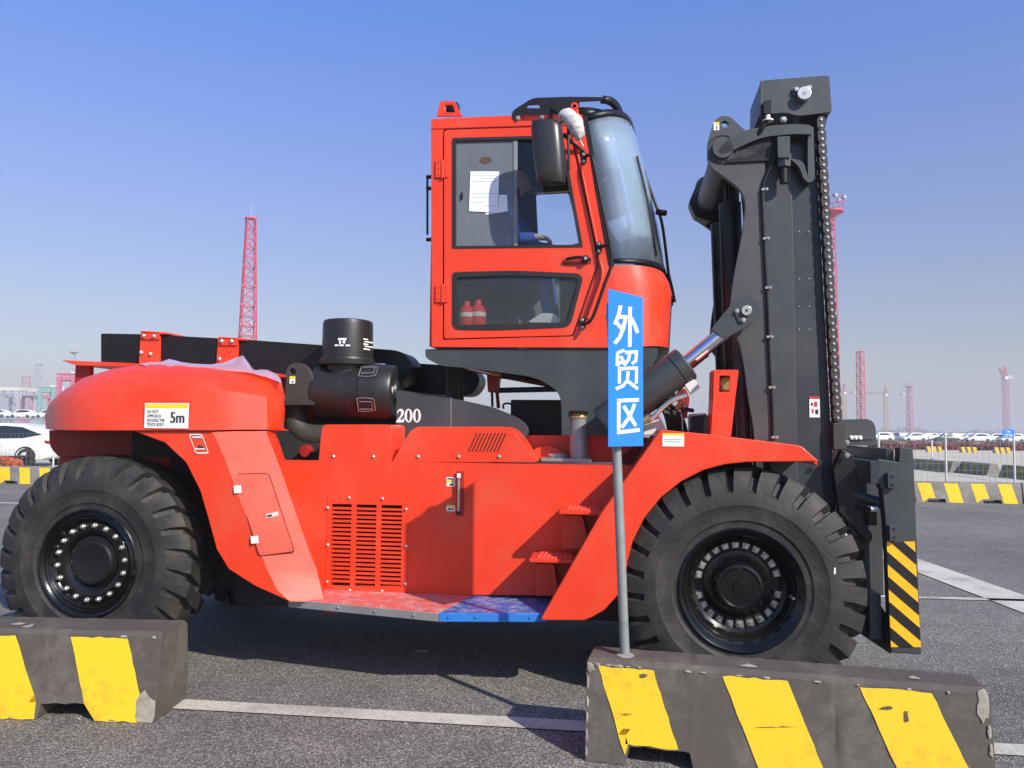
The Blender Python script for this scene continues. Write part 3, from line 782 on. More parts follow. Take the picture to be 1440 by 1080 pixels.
def tower_crane(px, ytop, H, mt, label, jl, jr, rot, luff=0):
    d = ray(px, ytop); Y = (H-CAMZ)/(d.z/d.y); p = W(px, ytop, Y)
    root = empty('tower_crane', (p.x, p.y, 0), 0, label, 'crane')
    bm = bmesh.new(); lattice(bm, (0, 0, 0), (0, 0, H-5), 2.6, 2.6, 18, .14); bm_link('crane_mast', bm, mt, root, smooth=False)
    bm = bmesh.new(); cs, sn = math.cos(rot), math.sin(rot)
    if luff: lattice(bm, (0, 0, H-5), (-3.5*cs, -3.5*sn, H+1), 1.8, .8, 10, .12)
    else: lattice(bm, (0, 0, H-4), (-jl*cs, -jl*sn, H-3), 1.5, .8, 18, .10)
    bm_link('jib', bm, 'towerpink', root, smooth=False)
    bm = bmesh.new(); lattice(bm, (0, 0, H-4), (jr*cs, jr*sn, H-4), 1.5, 1.3, 6, .14); 
    box_bm(bm, (jr*cs-1.5, jr*sn-1, H-6), (jr*cs+1.5, jr*sn+1, H-3.2)); bm_link('counter_jib', bm, 'towergrey', root, smooth=False)
    bm = bmesh.new(); lattice(bm, (0, 0, H-5), (0, 0, H+2), 2.2, .5, 4, .12); bm_link('apex', bm, 'towerred', root, smooth=False)
    bm = bmesh.new(); box_bm(bm, (-1, -1.8, H-6.2), (1, -.2, H-4.2)); bm_link('crane_cab', bm, 'white', root)
tower_crane(1245, 546, 36, 'crane_yellow', 'yellow tower crane with long flat jib on the horizon', 60, 14, R(0))
tower_crane(1187, 543, 36, 'crane_yellow', 'tower crane half hidden by the lift chain', 22, 8, R(0))
tower_crane(1413, 520, 42, 'towerpink', 'pink luffing tower crane behind the blue road sign', 20, 3, R(0), 1)
# port machinery, far left
def gantry(px0, px1, ytop, Y, mt, label, extra=True):
    a = W(px0, ytop, Y); b = W(px1, ytop, Y); H = a.z; root = empty('gantry_crane', (a.x, Y, 0), 0, label, 'crane'); w = b.x-a.x
    bm = bmesh.new()
    for x in (0, w):
        for y in (0, 12):
            box_bm(bm, (x-.5, y-.5, 0), (x+.5, y+.5, H))
        box_bm(bm, (x-.4, .5, H*.35), (x+.4, 11.5, H*.35+.9))
    cyl_bm(bm, (0, 0, H*.1), (w, 0, H*.8), .25, seg=4); cyl_bm(bm, (w, 12, H*.1), (0, 12, H*.8), .25, seg=4)
    bm_link('leg_frame', bm, mt, root, smooth=False)
    bm = bmesh.new(); lattice(bm, (-w*.25, 1, H), (w*1.25, 1, H), 1.6, 1.6, 10, .15); bm_link('girder', bm, mt, root, smooth=False)
    bm = bmesh.new(); lattice(bm, (-w*.25, 11, H), (w*1.25, 11, H), 1.6, 1.6, 10, .15); bm_link('girder', bm, mt, root, smooth=False)
    bm = bmesh.new(); box_bm(bm, (w*.3, 3, H-2), (w*.6, 9, H+1.6)); bm_link('trolley_cab', bm, 'white', root, smooth=False)
    return root
gantry(-10, 26, 552, 330, 'towergrey', 'grey steel gantry under the cream roofed shed at the left edge')
bm = bmesh.new(); a = W(-30, 552, 345); b = W(28, 544.5, 345); box_bm(bm, (a.x, 345, a.z), (b.x, 365, b.z)); o = bm_link('shed', bm, 'cream', None, smooth=False)
pr_ = bmesh.new(); 
tag(o, 'cream roof box of a port shed at the left edge of the picture', 'shed')
gantry(33, 48, 556, 360, 'towerpink', 'small pink gantry crane between the shed and the white pylon')
gantry(57, 76, 548, 260, 'teal', 'mint green gantry crane just left of the red counterweight')
tower(55, 512, 38, 5.0, 3.8, 9, 'towergrey', 'pale grey lattice pylon behind the mint green crane', None, .22)
tower(37, 530, 34, 5.6, 4.6, 8, 'towerpink', 'faint pink lattice pylon beside the pale grey pylon', None, .18)
gantry(84, 104, 530, 200, 'towerpink', 'pink crane frame seen under the red tail bracket')
tower(104, 494, 30, 2.2, 1.6, 12, 'towergrey', 'grey mast with lamp head above the red tail bracket', 1.6, .09)
# raised parking deck with cars
dk0 = W(-60, 587, 150); dk1 = W(110, 587, 150); zt = dk0.z
root = empty('parking_deck', (dk0.x, 150, 0), 0, 'grey two level steel parking rack with white cars on top', 'parking rack')
wd = dk1.x-dk0.x
box('deck', (0, -2.5, zt-.25), (wd, 3, zt), 'deckgrey', root)
for i in range(10):
    x = i*wd/9
    bm = bmesh.new(); cyl_bm(bm, (x, -2.3, 0), (x, -2.3, zt-.26), .12, seg=8); cyl_bm(bm, (x, -2.3, zt+.01), (x, -2.3, zt+1.0), .04, seg=6); bm_link('pillar', bm, 'deckgrey', root)
for i in range(5):
    o = bpy.data.objects.new('parked_car', protos[i % 2]); COL.objects.link(o); o.location = (dk0.x+2.6+i*4.9, 150.2, zt+.005)
    tag(o, 'white car on the upper level of the far parking rack', 'car', 'white cars on the parking rack')
for i in range(6):
    o = bpy.data.objects.new('parked_car', protos[(2, 3, 0, 3, 2, 0)[i]]); COL.objects.link(o); o.location = (dk0.x+1+i*4.7, 151, 0.0)
    tag(o, 'car on the ground level beneath the far parking rack', 'car', 'cars beneath the parking rack')
for i in range(9):
    o = bpy.data.objects.new('parked_car', protos[(0, 1, 3, 0, 2, 1, 0, 3, 0)[i]]); COL.objects.link(o); o.location = (-82+i*5.1, 118, 0.0)
    tag(o, 'parked car in the row between the fence and the far parking rack', 'car', 'cars in front of the parking rack')
# blue road sign
p = W(1418, 611, 120)
rs_ = empty('road_sign', (p.x, p.y, 0), 0, 'small blue road sign with white print above the far car park', 'sign')
cyl('sign_post', (0, .06, 0), (0, .06, p.z), .06, 'zinc', rs_)
box('sign_panel', (-.95, -.03, p.z-.55), (.95, .03, p.z+.75), 'signblue', rs_, bevel=.01)
bm = bmesh.new()
for (x0, x1, z0, z1) in ((-.2, .25, .35, .5), (-.6, .6, .0, .07), (.1, .55, -.3, -.15), (-.5, -.1, -.32, -.22)):
    box_bm(bm, (x0, -.04, p.z+z0), (x1, -.034, p.z+z1))
bm_link('sign_print', bm, 'white', rs_, smooth=False)
p = G(1311, 646); o = empty('marker_post', (p.x, p.y, 0), 0, 'thin white marker post standing on the road beyond the fence', 'post')
cyl('shaft', (0, 0, 0), (0, 0, 1.15), .05, 'white', o); cyl('foot', (0, 0, 0), (0, 0, .05), .14, 'interior_dark', o, r1=.10)

# ================================================================= FORKLIFT
TR = empty('forklift_truck', (O.x, O.y, 0), YAW, 'large orange red heavy forklift truck with raised cab and black mast, parked behind the barriers', 'forklift')
VP = .46                                             # depth of the body side behind the wheel faces
# ---- wheels
def tyre_mesh(Rr, wd, nl=28, depth=.056, rim_r=.335, skew=1.0):
    # profile: (axial position from the near face, radius, groove amount, skew)
    h = wd/2
    prof = [(wd-.03, rim_r, 0, 0), (wd, rim_r+.05, 0, 0), (wd+.012, rim_r+.13, 0, 0), (wd, Rr-.11, .35, -.5), (wd-.03, Rr-.035, 1, -.45), (wd-.055, Rr-.008, 1, -.4), (h+.03, Rr, 1, -.05), (h+.001, Rr, .25, 0),
            (h-.001, Rr, .25, .0), (h-.03, Rr, 1, .05), (.055, Rr-.008, 1, .40), (.030, Rr-.035, 1, .45), (.008, Rr-.085, .9, .52), (-.006, Rr-.15, .0, .56), (-.012, Rr-.19, 0, 0), (-.013, rim_r+.145, 0, 0), (-.008, rim_r+.135, 0, 0), (-.006, rim_r+.06, 0, 0), (.004, rim_r+.045, 0, 0), (.006, rim_r+.01, 0, 0), (.03, rim_r, 0, 0)]
    fr = [0, .05, .30, .35, .55, .80]; dp = [0, 1, 1, 0, 0, 0]
    vs = []; fs = []; N = nl*len(fr)
    for (y, r, g, sk) in prof:
        for l in range(nl):
            for f, d_ in zip(fr, dp):
                a = 2*math.pi*(l+f+sk*skew)/nl
                dd = d_*g*depth
                rr = r-dd; yy = y
                if y < h: yy = y+dd*.35*(1 if y < .06 else 0)
                else: yy = y-dd*.35*(1 if y > wd-.06 else 0)
                vs.append((rr*math.cos(a), yy, rr*math.sin(a)))
    for j in range(len(prof)-1):
        for i in range(N):
            k = (i+1) % N
            fs.append((j*N+i, j*N+k, (j+1)*N+k, (j+1)*N+i))
    bm = bmesh.new(); V = [bm.verts.new(v) for v in vs]
    for f in fs: bm.faces.new([V[i] for i in f])
    bmesh.ops.recalc_face_normals(bm, faces=bm.faces[:])
    me = bpy.data.meshes.new('tyre'); bm.to_mesh(me); bm.free(); return me
RT = .70
def put(o, c, rot=0):
    o.location = c; o.rotation_euler = (0, rot, 0)
tm = tyre_mesh(RT, .40)
def front_wheel(u, v, near=True, rot=.05):
    t = link('wheel', tm.copy() if not near else tm, 'rubber', TR, ang=28); put(t, (u, v, RT), rot)
    t['label'] = 'big knobbly tyre with a deep black dished rim' if near else 'inner tyre of the front pair'
    if not near: return t
    dp = .20
    lathe('rim', (0, .005, 0), (0, 1, 0), [(.03, .337), (-.012, .352), (-.018, .345), (-.005, .328), (.01, .318), (.02, .306), (.06, .300), (.075, .285), (.12, .268), (.13, .250), (dp, .245), (dp, .19), (dp+.02, .185), (dp+.02, 0)], 'blackgloss', t, seg=72)
    for k in range(24):
        if k in (0, 12): continue
        a = 2*math.pi*k/24 + .10
        c = Vector((.232*math.cos(a), .165, .232*math.sin(a)))
        bm = bmesh.new(); rd = Vector((math.cos(a), 0, math.sin(a))); tg = Vector((-math.sin(a), 0, math.cos(a)))
        vs = []
        for (y_, s_) in ((.05, 1), (.012, 1), (0, .75)):
            for (p_, q_) in ((-1, -1), (1, -1), (1, 1), (-1, 1)):
                vs.append(bm.verts.new(c+rd*p_*.024*s_+tg*q_*(.024+.004*p_)*s_+Vector((0, y_, 0))))
        for a_ in (0, 4):
            for i in range(4):
                j = (i+1) % 4; bm.faces.new((vs[a_+i], vs[a_+j], vs[a_+4+j], vs[a_+4+i]))
        bm.faces.new(vs[8:12])
        cyl_bm(bm, c+Vector((0, .003, 0)), c+Vector((0, -.022, 0)), .013, .012, seg=6)
        bm_link('rim_clamp', bm, 'silver', t)
    lathe('wheel_hub', (0, .0, 0), (0, 1, 0), [(.22, .20), (.17, .198), (.165, .185), (.17, .150), (.10, .142), (.075, .130), (.07, .115), (.078, .105), (.078, .04), (.066, .036), (.066, .022), (.072, .02), (.072, 0)], 'blackgloss', t, seg=56)
    for k in range(20):
        a = 2*math.pi*k/20; bolt('hub_bolt', (.167*math.cos(a), .165, .167*math.sin(a)), (0, -1, 0), .0075, .014, 'black', t)
    for k in range(6):
        a = 2*math.pi*k/6+.3; bolt('cover_bolt', (.085*math.cos(a), .079, .085*math.sin(a)), (0, -1, 0), .006, .01, 'black', t)
    # small white balancing mark and inflation valve
    box('white_mark', (.49, -.0145, .135), (.50, -.012, .170), 'white', t)
    tube('valve_stem', [(.275, .06, -.02), (.275, .02, -.02), (.283, -.005, -.022)], .006, 'silver', t)
    return t
front_wheel(0, 0)
front_wheel(0, .44, False, rot=.12)
front_wheel(0, 1.62, False); front_wheel(0, 2.06, False)
rh = T(124, 794, .06)
UR = rh.x
tr_ = tyre_mesh(RT, .40, skew=1.6, depth=.040)
def rear_wheel(u, v, near=True):
    t = link('wheel', tr_ if near else tr_.copy(), 'rubber', TR, ang=28); put(t, (u, v, RT), .08)
    t['label'] = 'big knobbly tyre with a shallow black rim and round silver bolts' if near else 'rear tyre on the far side'
    if not near: return t
    lathe('rim', (0, .005, 0), (0, 1, 0), [(.03, .337), (-.012, .352), (-.018, .345), (-.010, .332), (.004, .322), (.000, .312), (.014, .302), (.008, .292), (.018, .284), (.034, .276), (.040, .268), (.030, .258), (.026, .225), (.028, .200), (.040, .182), (.050, .168), (.046, .150), (.040, 0)], 'blackgloss', t, seg=72)
    for k in range(18):
        a = 2*math.pi*k/18+.18; bolt('wheel_nut', (.242*math.cos(a), .031, .242*math.sin(a)), (0, -1, 0), .0140, .026, 'silver', t)
    lathe('hub_cap', (0, 0, 0), (0, 1, 0), [(.05, .150), (.036, .146), (.026, .138), (.023, .126), (.026, .118), (.028, 0)], 'black', t, seg=48)
    return t
rear_wheel(UR, .06); rear_wheel(UR, 2.0, False)
cyl('axle', (0, .45, .70), (0, 2.0, .70), .22, 'black', TR); cyl('axle', (UR, .4, .70), (UR, 2.1, .70), .16, 'black', TR)

# ---- chassis and underbody
def pbox(name, px0, px1, py0, py1, v0, v1, mt, **k):
    a = T(px0, py1, v0); b = T(px1, py0, v0); return box(name, (a.x, v0, a.z), (b.x, v1, b.z), mt, TR, **k)
pbox('chassis_frame', 330, 880, 700, 850, .62, 2.0, 'interior_dark', bevel=.01)
pbox('oil_tank', 470, 830, 660, 852, VP+.16, .9, 'interior_dark')
# main body side
bu0 = T(395, 648, VP); 
GR = [(458, 699), (574, 699), (574, 834), (458, 834)]
body_pts = rnd([(394, 647, 4), (925, 655, 0), (925, 838, 0), (457, 836, 0)], 0)
plate('body_side_panel', body_pts, VP, .04, 'red', TR, holes=[[(466, 709), (566, 709), (566, 824), (466, 824)]], bevel=.008)
# top deck behind the side edge
a = T(394, 648, VP); b = T(925, 650, VP)
box('deck_plate', (a.x, VP+.003, a.z-.03), (b.x, 1.9, a.z-.004), 'red', TR, bevel=.003)
# grille
g0 = T(458, 834, VP-.006); g1 = T(574, 698, VP-.006)
gx = [g0.x, T(466, 760, VP).x, T(494, 760, VP).x, T(501, 760, VP).x, T(529, 760, VP).x, T(536, 760, VP).x, T(565, 760, VP).x, g1.x]
gz0 = T(500, 824, VP).z; gz1 = T(500, 709, VP).z
gb = bmesh.new(); y0, y1 = VP-.007, VP-.001
box_bm(gb, (gx[0], y0, g0.z), (gx[1], y1, g1.z)); box_bm(gb, (gx[6], y0, g0.z), (gx[7], y1, g1.z))
box_bm(gb, (gx[2], y0, gz0), (gx[3], y1, gz1)); box_bm(gb, (gx[4], y0, gz0), (gx[5], y1, gz1))
box_bm(gb, (gx[1], y0, gz1), (gx[6], y1, g1.z)); box_bm(gb, (gx[1], y0, g0.z), (gx[6], y1, gz0))
grille = bm_link('grille_panel', gb, 'red', TR, smooth=False)
nsl = 19; pitch = (gz1-gz0)/nsl
slm = {}
for c_, (x0, x1) in enumerate(((gx[1], gx[2]), (gx[3], gx[4]), (gx[5], gx[6]))):
    for k in range(nsl-1):
        z = gz0+pitch*(k+1)
        if c_ not in slm:
            bm = bmesh.new(); w = x1-x0; box_bm(bm, (-w/2-.001, -.003, -pitch*.27), (w/2+.001, .004, pitch*.27)); me = bpy.data.meshes.new('slat'); bm.to_mesh(me); bm.free(); slm[c_] = me; me.materials.append(M['red'])
        o = bpy.data.objects.new('slat', slm[c_]); COL.objects.link(o); o.parent = grille; o.location = ((x0+x1)/2, y0+.003, z)
box('grille_back', (gx[1]-.02, VP+.10, gz0-.02), (gx[6]+.02, VP+.14, gz1+.02), 'grille_back', TR)
for (x, y) in ((491, 700), (538, 701), (461, 714), (571, 716), (461, 766), (571, 768), (460, 818), (570, 821), (492, 830), (537, 831)):
    p = T(x, y, y0); bolt('bolt', (p.x, y0, p.z), NV, .009, .012, 'silver', TR)
# sight gauge with level labels
a = T(641.5, 725, VP-.03); b = T(651.5, 663, VP-.03)
gg = box('level_gauge', (a.x, VP-.03, a.z), (b.x, VP-.001, b.z), 'darkred', TR, bevel=.004)
p = T(646.5, 694, VP)
tube('sight_glass', [(p.x, VP-.035, a.z+.03), (p.x, VP-.035, b.z-.04)], .009, 'silver', gg)
box('gauge_fitting', (p.x-.012, VP-.044, b.z-.042), (p.x+.012, VP-.03, b.z-.012), 'offwhite', gg, bevel=.002)
box('gauge_fitting', (p.x-.012, VP-.044, a.z+.008), (p.x+.012, VP-.03, a.z+.03), 'black', gg, bevel=.002)
def decal(name, px0, py0, px1, py1, v, mt, parent=TR, th=.002, bands=(), shear=0):
    """printed label; bands: (fx0, fy0, fx1, fy1, material index)"""
    bm = bmesh.new(); mats = [mt]
    a = T(px0, py0, v); b = T(px1, py1, v)
    box_bm(bm, (a.x, v-th, b.z), (b.x, v, a.z))
    for (x0, y0_, x1, y1_, mm) in bands:
        if mm not in mats: mats.append(mm)
        bx0 = a.x+(b.x-a.x)*x0; bx1 = a.x+(b.x-a.x)*x1; bz0 = a.z+(b.z-a.z)*y0_; bz1 = a.z+(b.z-a.z)*y1_
        f = bm.faces.new([bm.verts.new(q) for q in ((bx0, v-th-.0008, bz1), (bx1, v-th-.0008, bz1), (bx1, v-th-.0008, bz0), (bx0, v-th-.0008, bz0))]); f.material_index = mats.index(mm)
    me = bpy.data.meshes.new(name); bm.to_mesh(me); bm.free(); return link(name, me, mats, parent, smooth=False)
decal('level_label', 628, 671, 640, 684, VP, 'white', bands=[(.0, .34, .9, .62, 'yellow'), (.1, .1, .8, .26, 'inkblack'), (.35, .72, .8, .92, 'inkblack')])
decal('level_label', 628, 710, 640, 719, VP, 'white', bands=[(0, 0, 1, .3, 'yellow'), (.2, .5, .5, .8, 'inkblack'), (.6, .5, .8, .8, 'inkblack')])

box('far_side_panel', (T(455, 700, VP).x-.6, 2.02, .42), (T(925, 700, VP).x, 2.06, 1.36), 'red', TR, bevel=.005)  # unseen far side, added to darken the ground under the truck
box('far_footboard', (T(455, 700, VP).x-.4, 2.06, .40), (T(925, 700, VP).x-.2, 2.50, .45), 'zinc', TR, bevel=.003)
tube('panel_gap', [T(394.5, 648, VP-.001), T(457.5, 838, VP-.001)], .0035, 'grille_back', TR, seg=6)
# ---- covers along the top of the body
plate('cover_box', rnd([(448, 650, 0), (453, 597, 8), (551, 597, 8), (549, 650, 0)], 0), VP+.012, .55, 'red', TR, bevel=.012, seg=3)
plate('vented_cover', rnd([(551, 650, 0), (580, 600, 12), (718, 600, 14), (753, 650, 0)], 0), VP+.012, .5, 'red', TR, bevel=.012, seg=3)
for k in range(9):
    x = 663+k*5.1; a = T(x+8, 609, VP+.012); b = T(x-4, 635, VP+.012); w = .0035
    raw('louvre_slot', [(b.x-w, VP+.008, b.z), (b.x+w, VP+.008, b.z), (a.x+w, VP+.008, a.z), (a.x-w, VP+.008, a.z), (b.x-w, VP+.013, b.z), (b.x+w, VP+.013, b.z), (a.x+w, VP+.013, a.z), (a.x-w, VP+.013, a.z)],
        [(0, 1, 2, 3), (0, 1, 5, 4), (1, 2, 6, 5), (2, 3, 7, 6), (3, 0, 4, 7)], 'grille_back', TR, smooth=False)
for x, y in ((469, 643), (525, 643), (588, 643), (645, 643), (702, 643)):
    p = T(x, y-1, VP+.012); bolt('bolt', (p.x, VP+.012, p.z), NV, .010, .012, 'silver', TR)
p = T(735, 618, .9); tube('grab_loop', [(p.x-.04, .9, p.z-.03), (p.x+.05, .9, p.z+.03)], .012, 'black', TR)
# filler tube and filler cap on the deck
fb = T(814, 645, .66); ft = T(814, 588, .66)
cyl('filler_tube', (fb.x, .66, fb.z-.02), (fb.x, .66, ft.z), .064, 'zinc', TR, seg=36, bevel=.004)
lathe('filler_cap', (fb.x, .66, ft.z), (0, 0, 1), [(0, .055), (0, .069), (.012, .069), (.012, .058), (.02, .055), (.028, .062), (.042, .062), (.045, .05), (.045, 0)], 'brassy', TR, seg=30)
lathe('breather_cap', (fb.x, .66, ft.z+.03), (0, 0, 1), [(0, .075), (.012, .078), (.02, .07), (.022, 0)], 'black', TR, seg=30)
pa = T(762, 646, .6); pb = T(832, 646, .6)
box('filler_flange', (pa.x, .55, pa.z-.012), (pb.x, .8, pa.z+.010), 'zinc', TR, bevel=.003)
p = T(784, 640, .66); lathe('bolted_cover', (p.x, .66, pa.z+.010), (0, 0, 1), [(0, .062), (.018, .062), (.018, .045), (.03, .042), (.03, 0)], 'zinc', TR, seg=28)
for k in range(8):
    a = k*math.pi/4; bolt('bolt', (p.x+.054*math.cos(a), .66+.054*math.sin(a), pa.z+.026), (0, 0, 1), .008, .012, 'silver', TR)
# deck back wall near the step well
plate('step_back_wall', [(690, 612), (905, 612), (905, 650), (690, 650)], .86, .03, 'red', TR)
pq = T(760, 645, .70)
plate('curved_bracket', rnd([(742, 644, 0), (752, 630, 8), (775, 626, 14), (800, 640, 0), (800, 646, 0)], 0), .76, .02, 'red', TR)

# ---- counterweight hood, built as a swept shell
def sweep(name, rows, mt, parent=TR, close=False, bevel=0, **k):
    vs = []; fs = []; n = len(rows[0])
    for r in rows: vs += [tuple(p) for p in r]
    for j in range(len(rows)-1):
        for i in range(n-1): fs.append((j*n+i, j*n+i+1, (j+1)*n+i+1, (j+1)*n+i))
    return raw(name, vs, fs, mt, parent, bevel=bevel, **k)
VW = 2.55
def TT(l): return [T(x, y, v) for (x, y, v) in l]
top = TT([(66, 585, .95), (72, 566, .55), (88, 550, .36), (118, 531, .30), (160, 518, .30), (200, 512.5, .32), (250, 512, .34), (300, 514, .36), (350, 521, .40), (385, 529, .44), (396, 538, .52), (402, 560, .60)])
mid = TT([(64, 590, .90), (70, 578, .40), (85, 568, .16), (115, 561, .04), (160, 553, .02), (200, 549, .02), (250, 546, .02), (290, 546, .03), (330, 551, .10), (375, 558, .19), (392, 562, .30), (401, 575, .52)])
low = TT([(64, 603, .90), (70, 604, .38), (85, 604.5, .12), (115, 605, .02), (160, 605, .00), (200, 605, .00), (250, 605, .00), (297, 605, .00), (335, 604, .08), (376, 604, .17), (391, 603.5, .30), (399, 603, .52)])
und = [Vector((p.x, max(p.y, .12)+.10, p.z-.01)) for p in low]
midm = [m_*.62+t_*.38 for m_, t_ in zip(mid, top)]
def bow(a_, b_, t, k=0.06):
    q = a_.lerp(b_, t); return q+Vector((0, -k, k*.8))*.35*math.sin(math.pi*t)
m1 = [bow(a_, b_, .33) for a_, b_ in zip(mid, top)]; m2 = [bow(a_, b_, .7) for a_, b_ in zip(mid, top)]
top2 = [Vector((p.x, p.y+.14, p.z+.012)) for p in top]
FS = [0]*9+[-.12, -.22, -.30]
far_top = [Vector((p.x+f_, VW-p.y-.1, p.z+.01)) for p, f_ in zip(top, FS)]; far_mid = [Vector((p.x+f_, VW-p.y, p.z)) for p, f_ in zip(mid, FS)]; far_low = [Vector((p.x+f_, VW-p.y, p.z)) for p, f_ in zip(low, FS)]
top2 = [Vector((p.x+f_*.5, p.y, p.z)) for p, f_ in zip(top2, FS)]
sweep('counterweight_hood', [und, low, mid, m1, m2, top, top2, far_top, far_mid, far_low], 'red', ang=38)
# rear wall of the counterweight below the hood
pts = TT([(68, 604, .95), (68, 690, .95)]); 
cw0 = T(70, 604, .45); cw1 = T(240, 604, .45)
plate('counterweight', rnd([(69, 605, 0), (255, 605, 0), (262, 640, 0), (84, 643, 0), (80, 640, 6), (70, 628, 6)], 0), .80, 1.2, 'darkred', TR, bevel=.012)  # red darkened here to put the shade under the hood into the colour
plate('counterweight_base', [(82, 643), (240, 643), (230, 690), (84, 702)], .62, 1.4, 'darkred', TR, bevel=.012)
plate('wheel_well', [(185, 600), (320, 600), (420, 790), (420, 830), (330, 830), (262, 800), (230, 690), (185, 660)], .66, .03, 'interior_dark', TR)  # black panel puts the deep shade of the arch into the colour
# rear fender: a folded skin
A = TT([(190, 606.5, .02), (232, 622, .02), (262, 650, .02), (282, 690, .02), (295, 735, .02), (305, 772, .02), (322, 800, .02), (360, 824, .02), (407, 845, .02)])
B = TT([(298, 606.5, .02), (306, 622, .02), (318, 650, .02), (333, 690, .02), (350, 735, .02), (364, 772, .02), (375, 800, .02), (390, 830, .02), (407, 845.5, .02)])
C_ = TT([(374, 606.5, .17), (380, 622, .17), (391, 650, .18), (405, 690, .18), (421, 735, .18), (434, 772, .18), (445, 800, .18), (452, 828, .18), (457, 847, .18)])
D_ = TT([(386, 606.5, VP-.14), (391, 622, VP-.12), (400, 650, VP-.08), (414, 690, VP-.08), (429, 735, VP-.08), (441, 772, VP-.08), (450, 800, VP-.08), (455, 828, VP-.08), (458, 840, VP-.08)])
E_ = TT([(388, 606.5, VP+.03), (393, 622, VP+.03), (402, 650, VP+.03), (416, 690, VP+.03), (430, 735, VP+.03), (442, 772, VP+.03), (451, 800, VP+.03), (456, 828, VP+.03), (459, 840, VP+.03)])
ret = [Vector((p.x, .62, p.z)) for p in A]
sweep('rear_fender', [ret, A, B, C_, D_, E_], 'red', ang=18, bevel=.006)
tp = [ret[0], A[0], B[0], C_[0], D_[0], E_[0]]
# panel seam shadow strip between hood and fender is the real gap; locker door on the lit facet
def onfacet(px, py, off=.004):                       # point on the folded facet B-C plane
    b0, b1, c0 = B[0], B[-1], C_[0]
    n = (c0-b0).cross(B[6]-b0).normalized()
    if n.y > 0: n = -n
    org = b0+n*off
    d = ray(px, py); dl = Vector((d.dot(UA), d.dot(VA), d.z)); cl = Vector(((CAM-O).dot(UA), (CAM-O).dot(VA), CAM.z))
    t = (org-cl).dot(n)/dl.dot(n); return cl+dl*t, n
def facet_poly(name, pix, off, th, mt, parent=TR, **k):
    P = [onfacet(x, y, off)[0] for x, y in pix]; n = onfacet(300, 650)[1]
    bm = bmesh.new(); f = bm.faces.new([bm.verts.new(p) for p in P]); r = bmesh.ops.extrude_face_region(bm, geom=[f])
    bmesh.ops.translate(bm, vec=-n*th, verts=[e for e in r['geom'] if isinstance(e, bmesh.types.BMVert)])
    return bm_link(name, bm, mt, parent, **k)
facet_poly('door_gap', rnd([(327.5, 666, 7), (378.5, 665, 7), (415, 776, 4), (364, 783, 6)], 0), .002, .004, 'grille_back', bevel=0)
ld = facet_poly('locker_door', rnd([(329, 667.3, 6), (377.5, 666.3, 6), (413.3, 775, 4), (365, 781.5, 5)], 0), .006, .006, 'red', bevel=.002)
for (x, y) in ((333, 688), (357, 759)):
    facet_poly('hinge', [(x-5, y-5), (x+6, y-6), (x+7, y+5), (x-4, y+6)], .011, .006, 'silver', ld, bevel=.002)
facet_poly('door_latch', [(374, 723), (391, 719), (392, 725), (375, 729)], .010, .004, 'zinc', ld, bevel=.001)
facet_poly('latch_slot', [(375.5, 724.5), (382, 723), (382.5, 726), (376, 727.5)], .0115, .001, 'grille_back', ld)
# arch inner skin
Ai = [Vector((p.x, .60, p.z)) for p in A]
# white outlined tie down pictogram on the left facet
bm = bmesh.new()
def ring_px(bm, pix, w, v, mi=0):
    o_ = [T(x, y, v) for x, y in pix]; c = sum(o_, Vector())/len(o_); i_ = [c+(p-c)*(1-w) for p in o_]
    n = len(pix); a_ = [bm.verts.new(p) for p in o_]; b_ = [bm.verts.new(p) for p in i_]
    for k in range(n): bm.faces.new((a_[k], a_[(k+1) % n], b_[(k+1) % n], b_[k])).material_index = mi
def poly_px(bm, pix, v, mi=0):
    bm.faces.new([bm.verts.new(T(x, y, v)) for x, y in pix]).material_index = mi
ring_px(bm, rnd([(265, 610), (284, 610), (294, 638), (275, 638)], 4), .13, .016)
poly_px(bm, [(270, 613.5), (283, 613.5), (283.7, 616), (270.7, 616)], .015)
poly_px(bm, [(274, 630), (288, 630), (288.5, 632), (274.5, 632.5)], .015)
poly_px(bm, [(279, 626), (285, 627.5), (287, 630), (277, 630)], .0145, 1)
bm_link('pictogram', bm, ['offwhite', 'inkblack'], TR, smooth=False)
# warning label on hood
HV = -.004
lb = bmesh.new(); a = T(203, 602, HV); b = T(266, 567, HV)
box_bm(lb, (a.x, HV-.003, a.z), (b.x, HV-.001, b.z)); 
LH = b.z-a.z; LW = b.x-a.x
bm = lb
f = bm.faces.new([bm.verts.new(q) for q in ((a.x+.006, HV-.0036, b.z-LH*.20), (b.x-.006, HV-.0036, b.z-LH*.20), (b.x-.006, HV-.0036, b.z-.006), (a.x+.006, HV-.0036, b.z-.006))]); f.material_index = 1
for i, s in enumerate(('DO NOT', 'APPROACH', 'AROUND THE', 'TRUCK BODY')):
    text_bm(bm, s, (a.x+LW*.064, HV-.0039, b.z-LH*(.405+i*.172)), (.66, 0, 0), (0, 0, 1), .0285, 2)
    text_bm(bm, s, (a.x+LW*.06, HV-.0038, b.z-LH*(.40+i*.17)), (.66, 0, 0), (0, 0, 1), .0285, 2)
for q_ in range(4): text_bm(bm, '5m', (a.x+LW*(.575+.007*q_), HV-.0038-.0001*q_, b.z-LH*.78), (.80, 0, 0), (0, 0, 1), .100, 2)
me = bpy.data.meshes.new('warning_label'); bm.to_mesh(me); bm.free(); link('warning_label', me, ['white', 'yellow', 'inkblack'], TR, smooth=False)
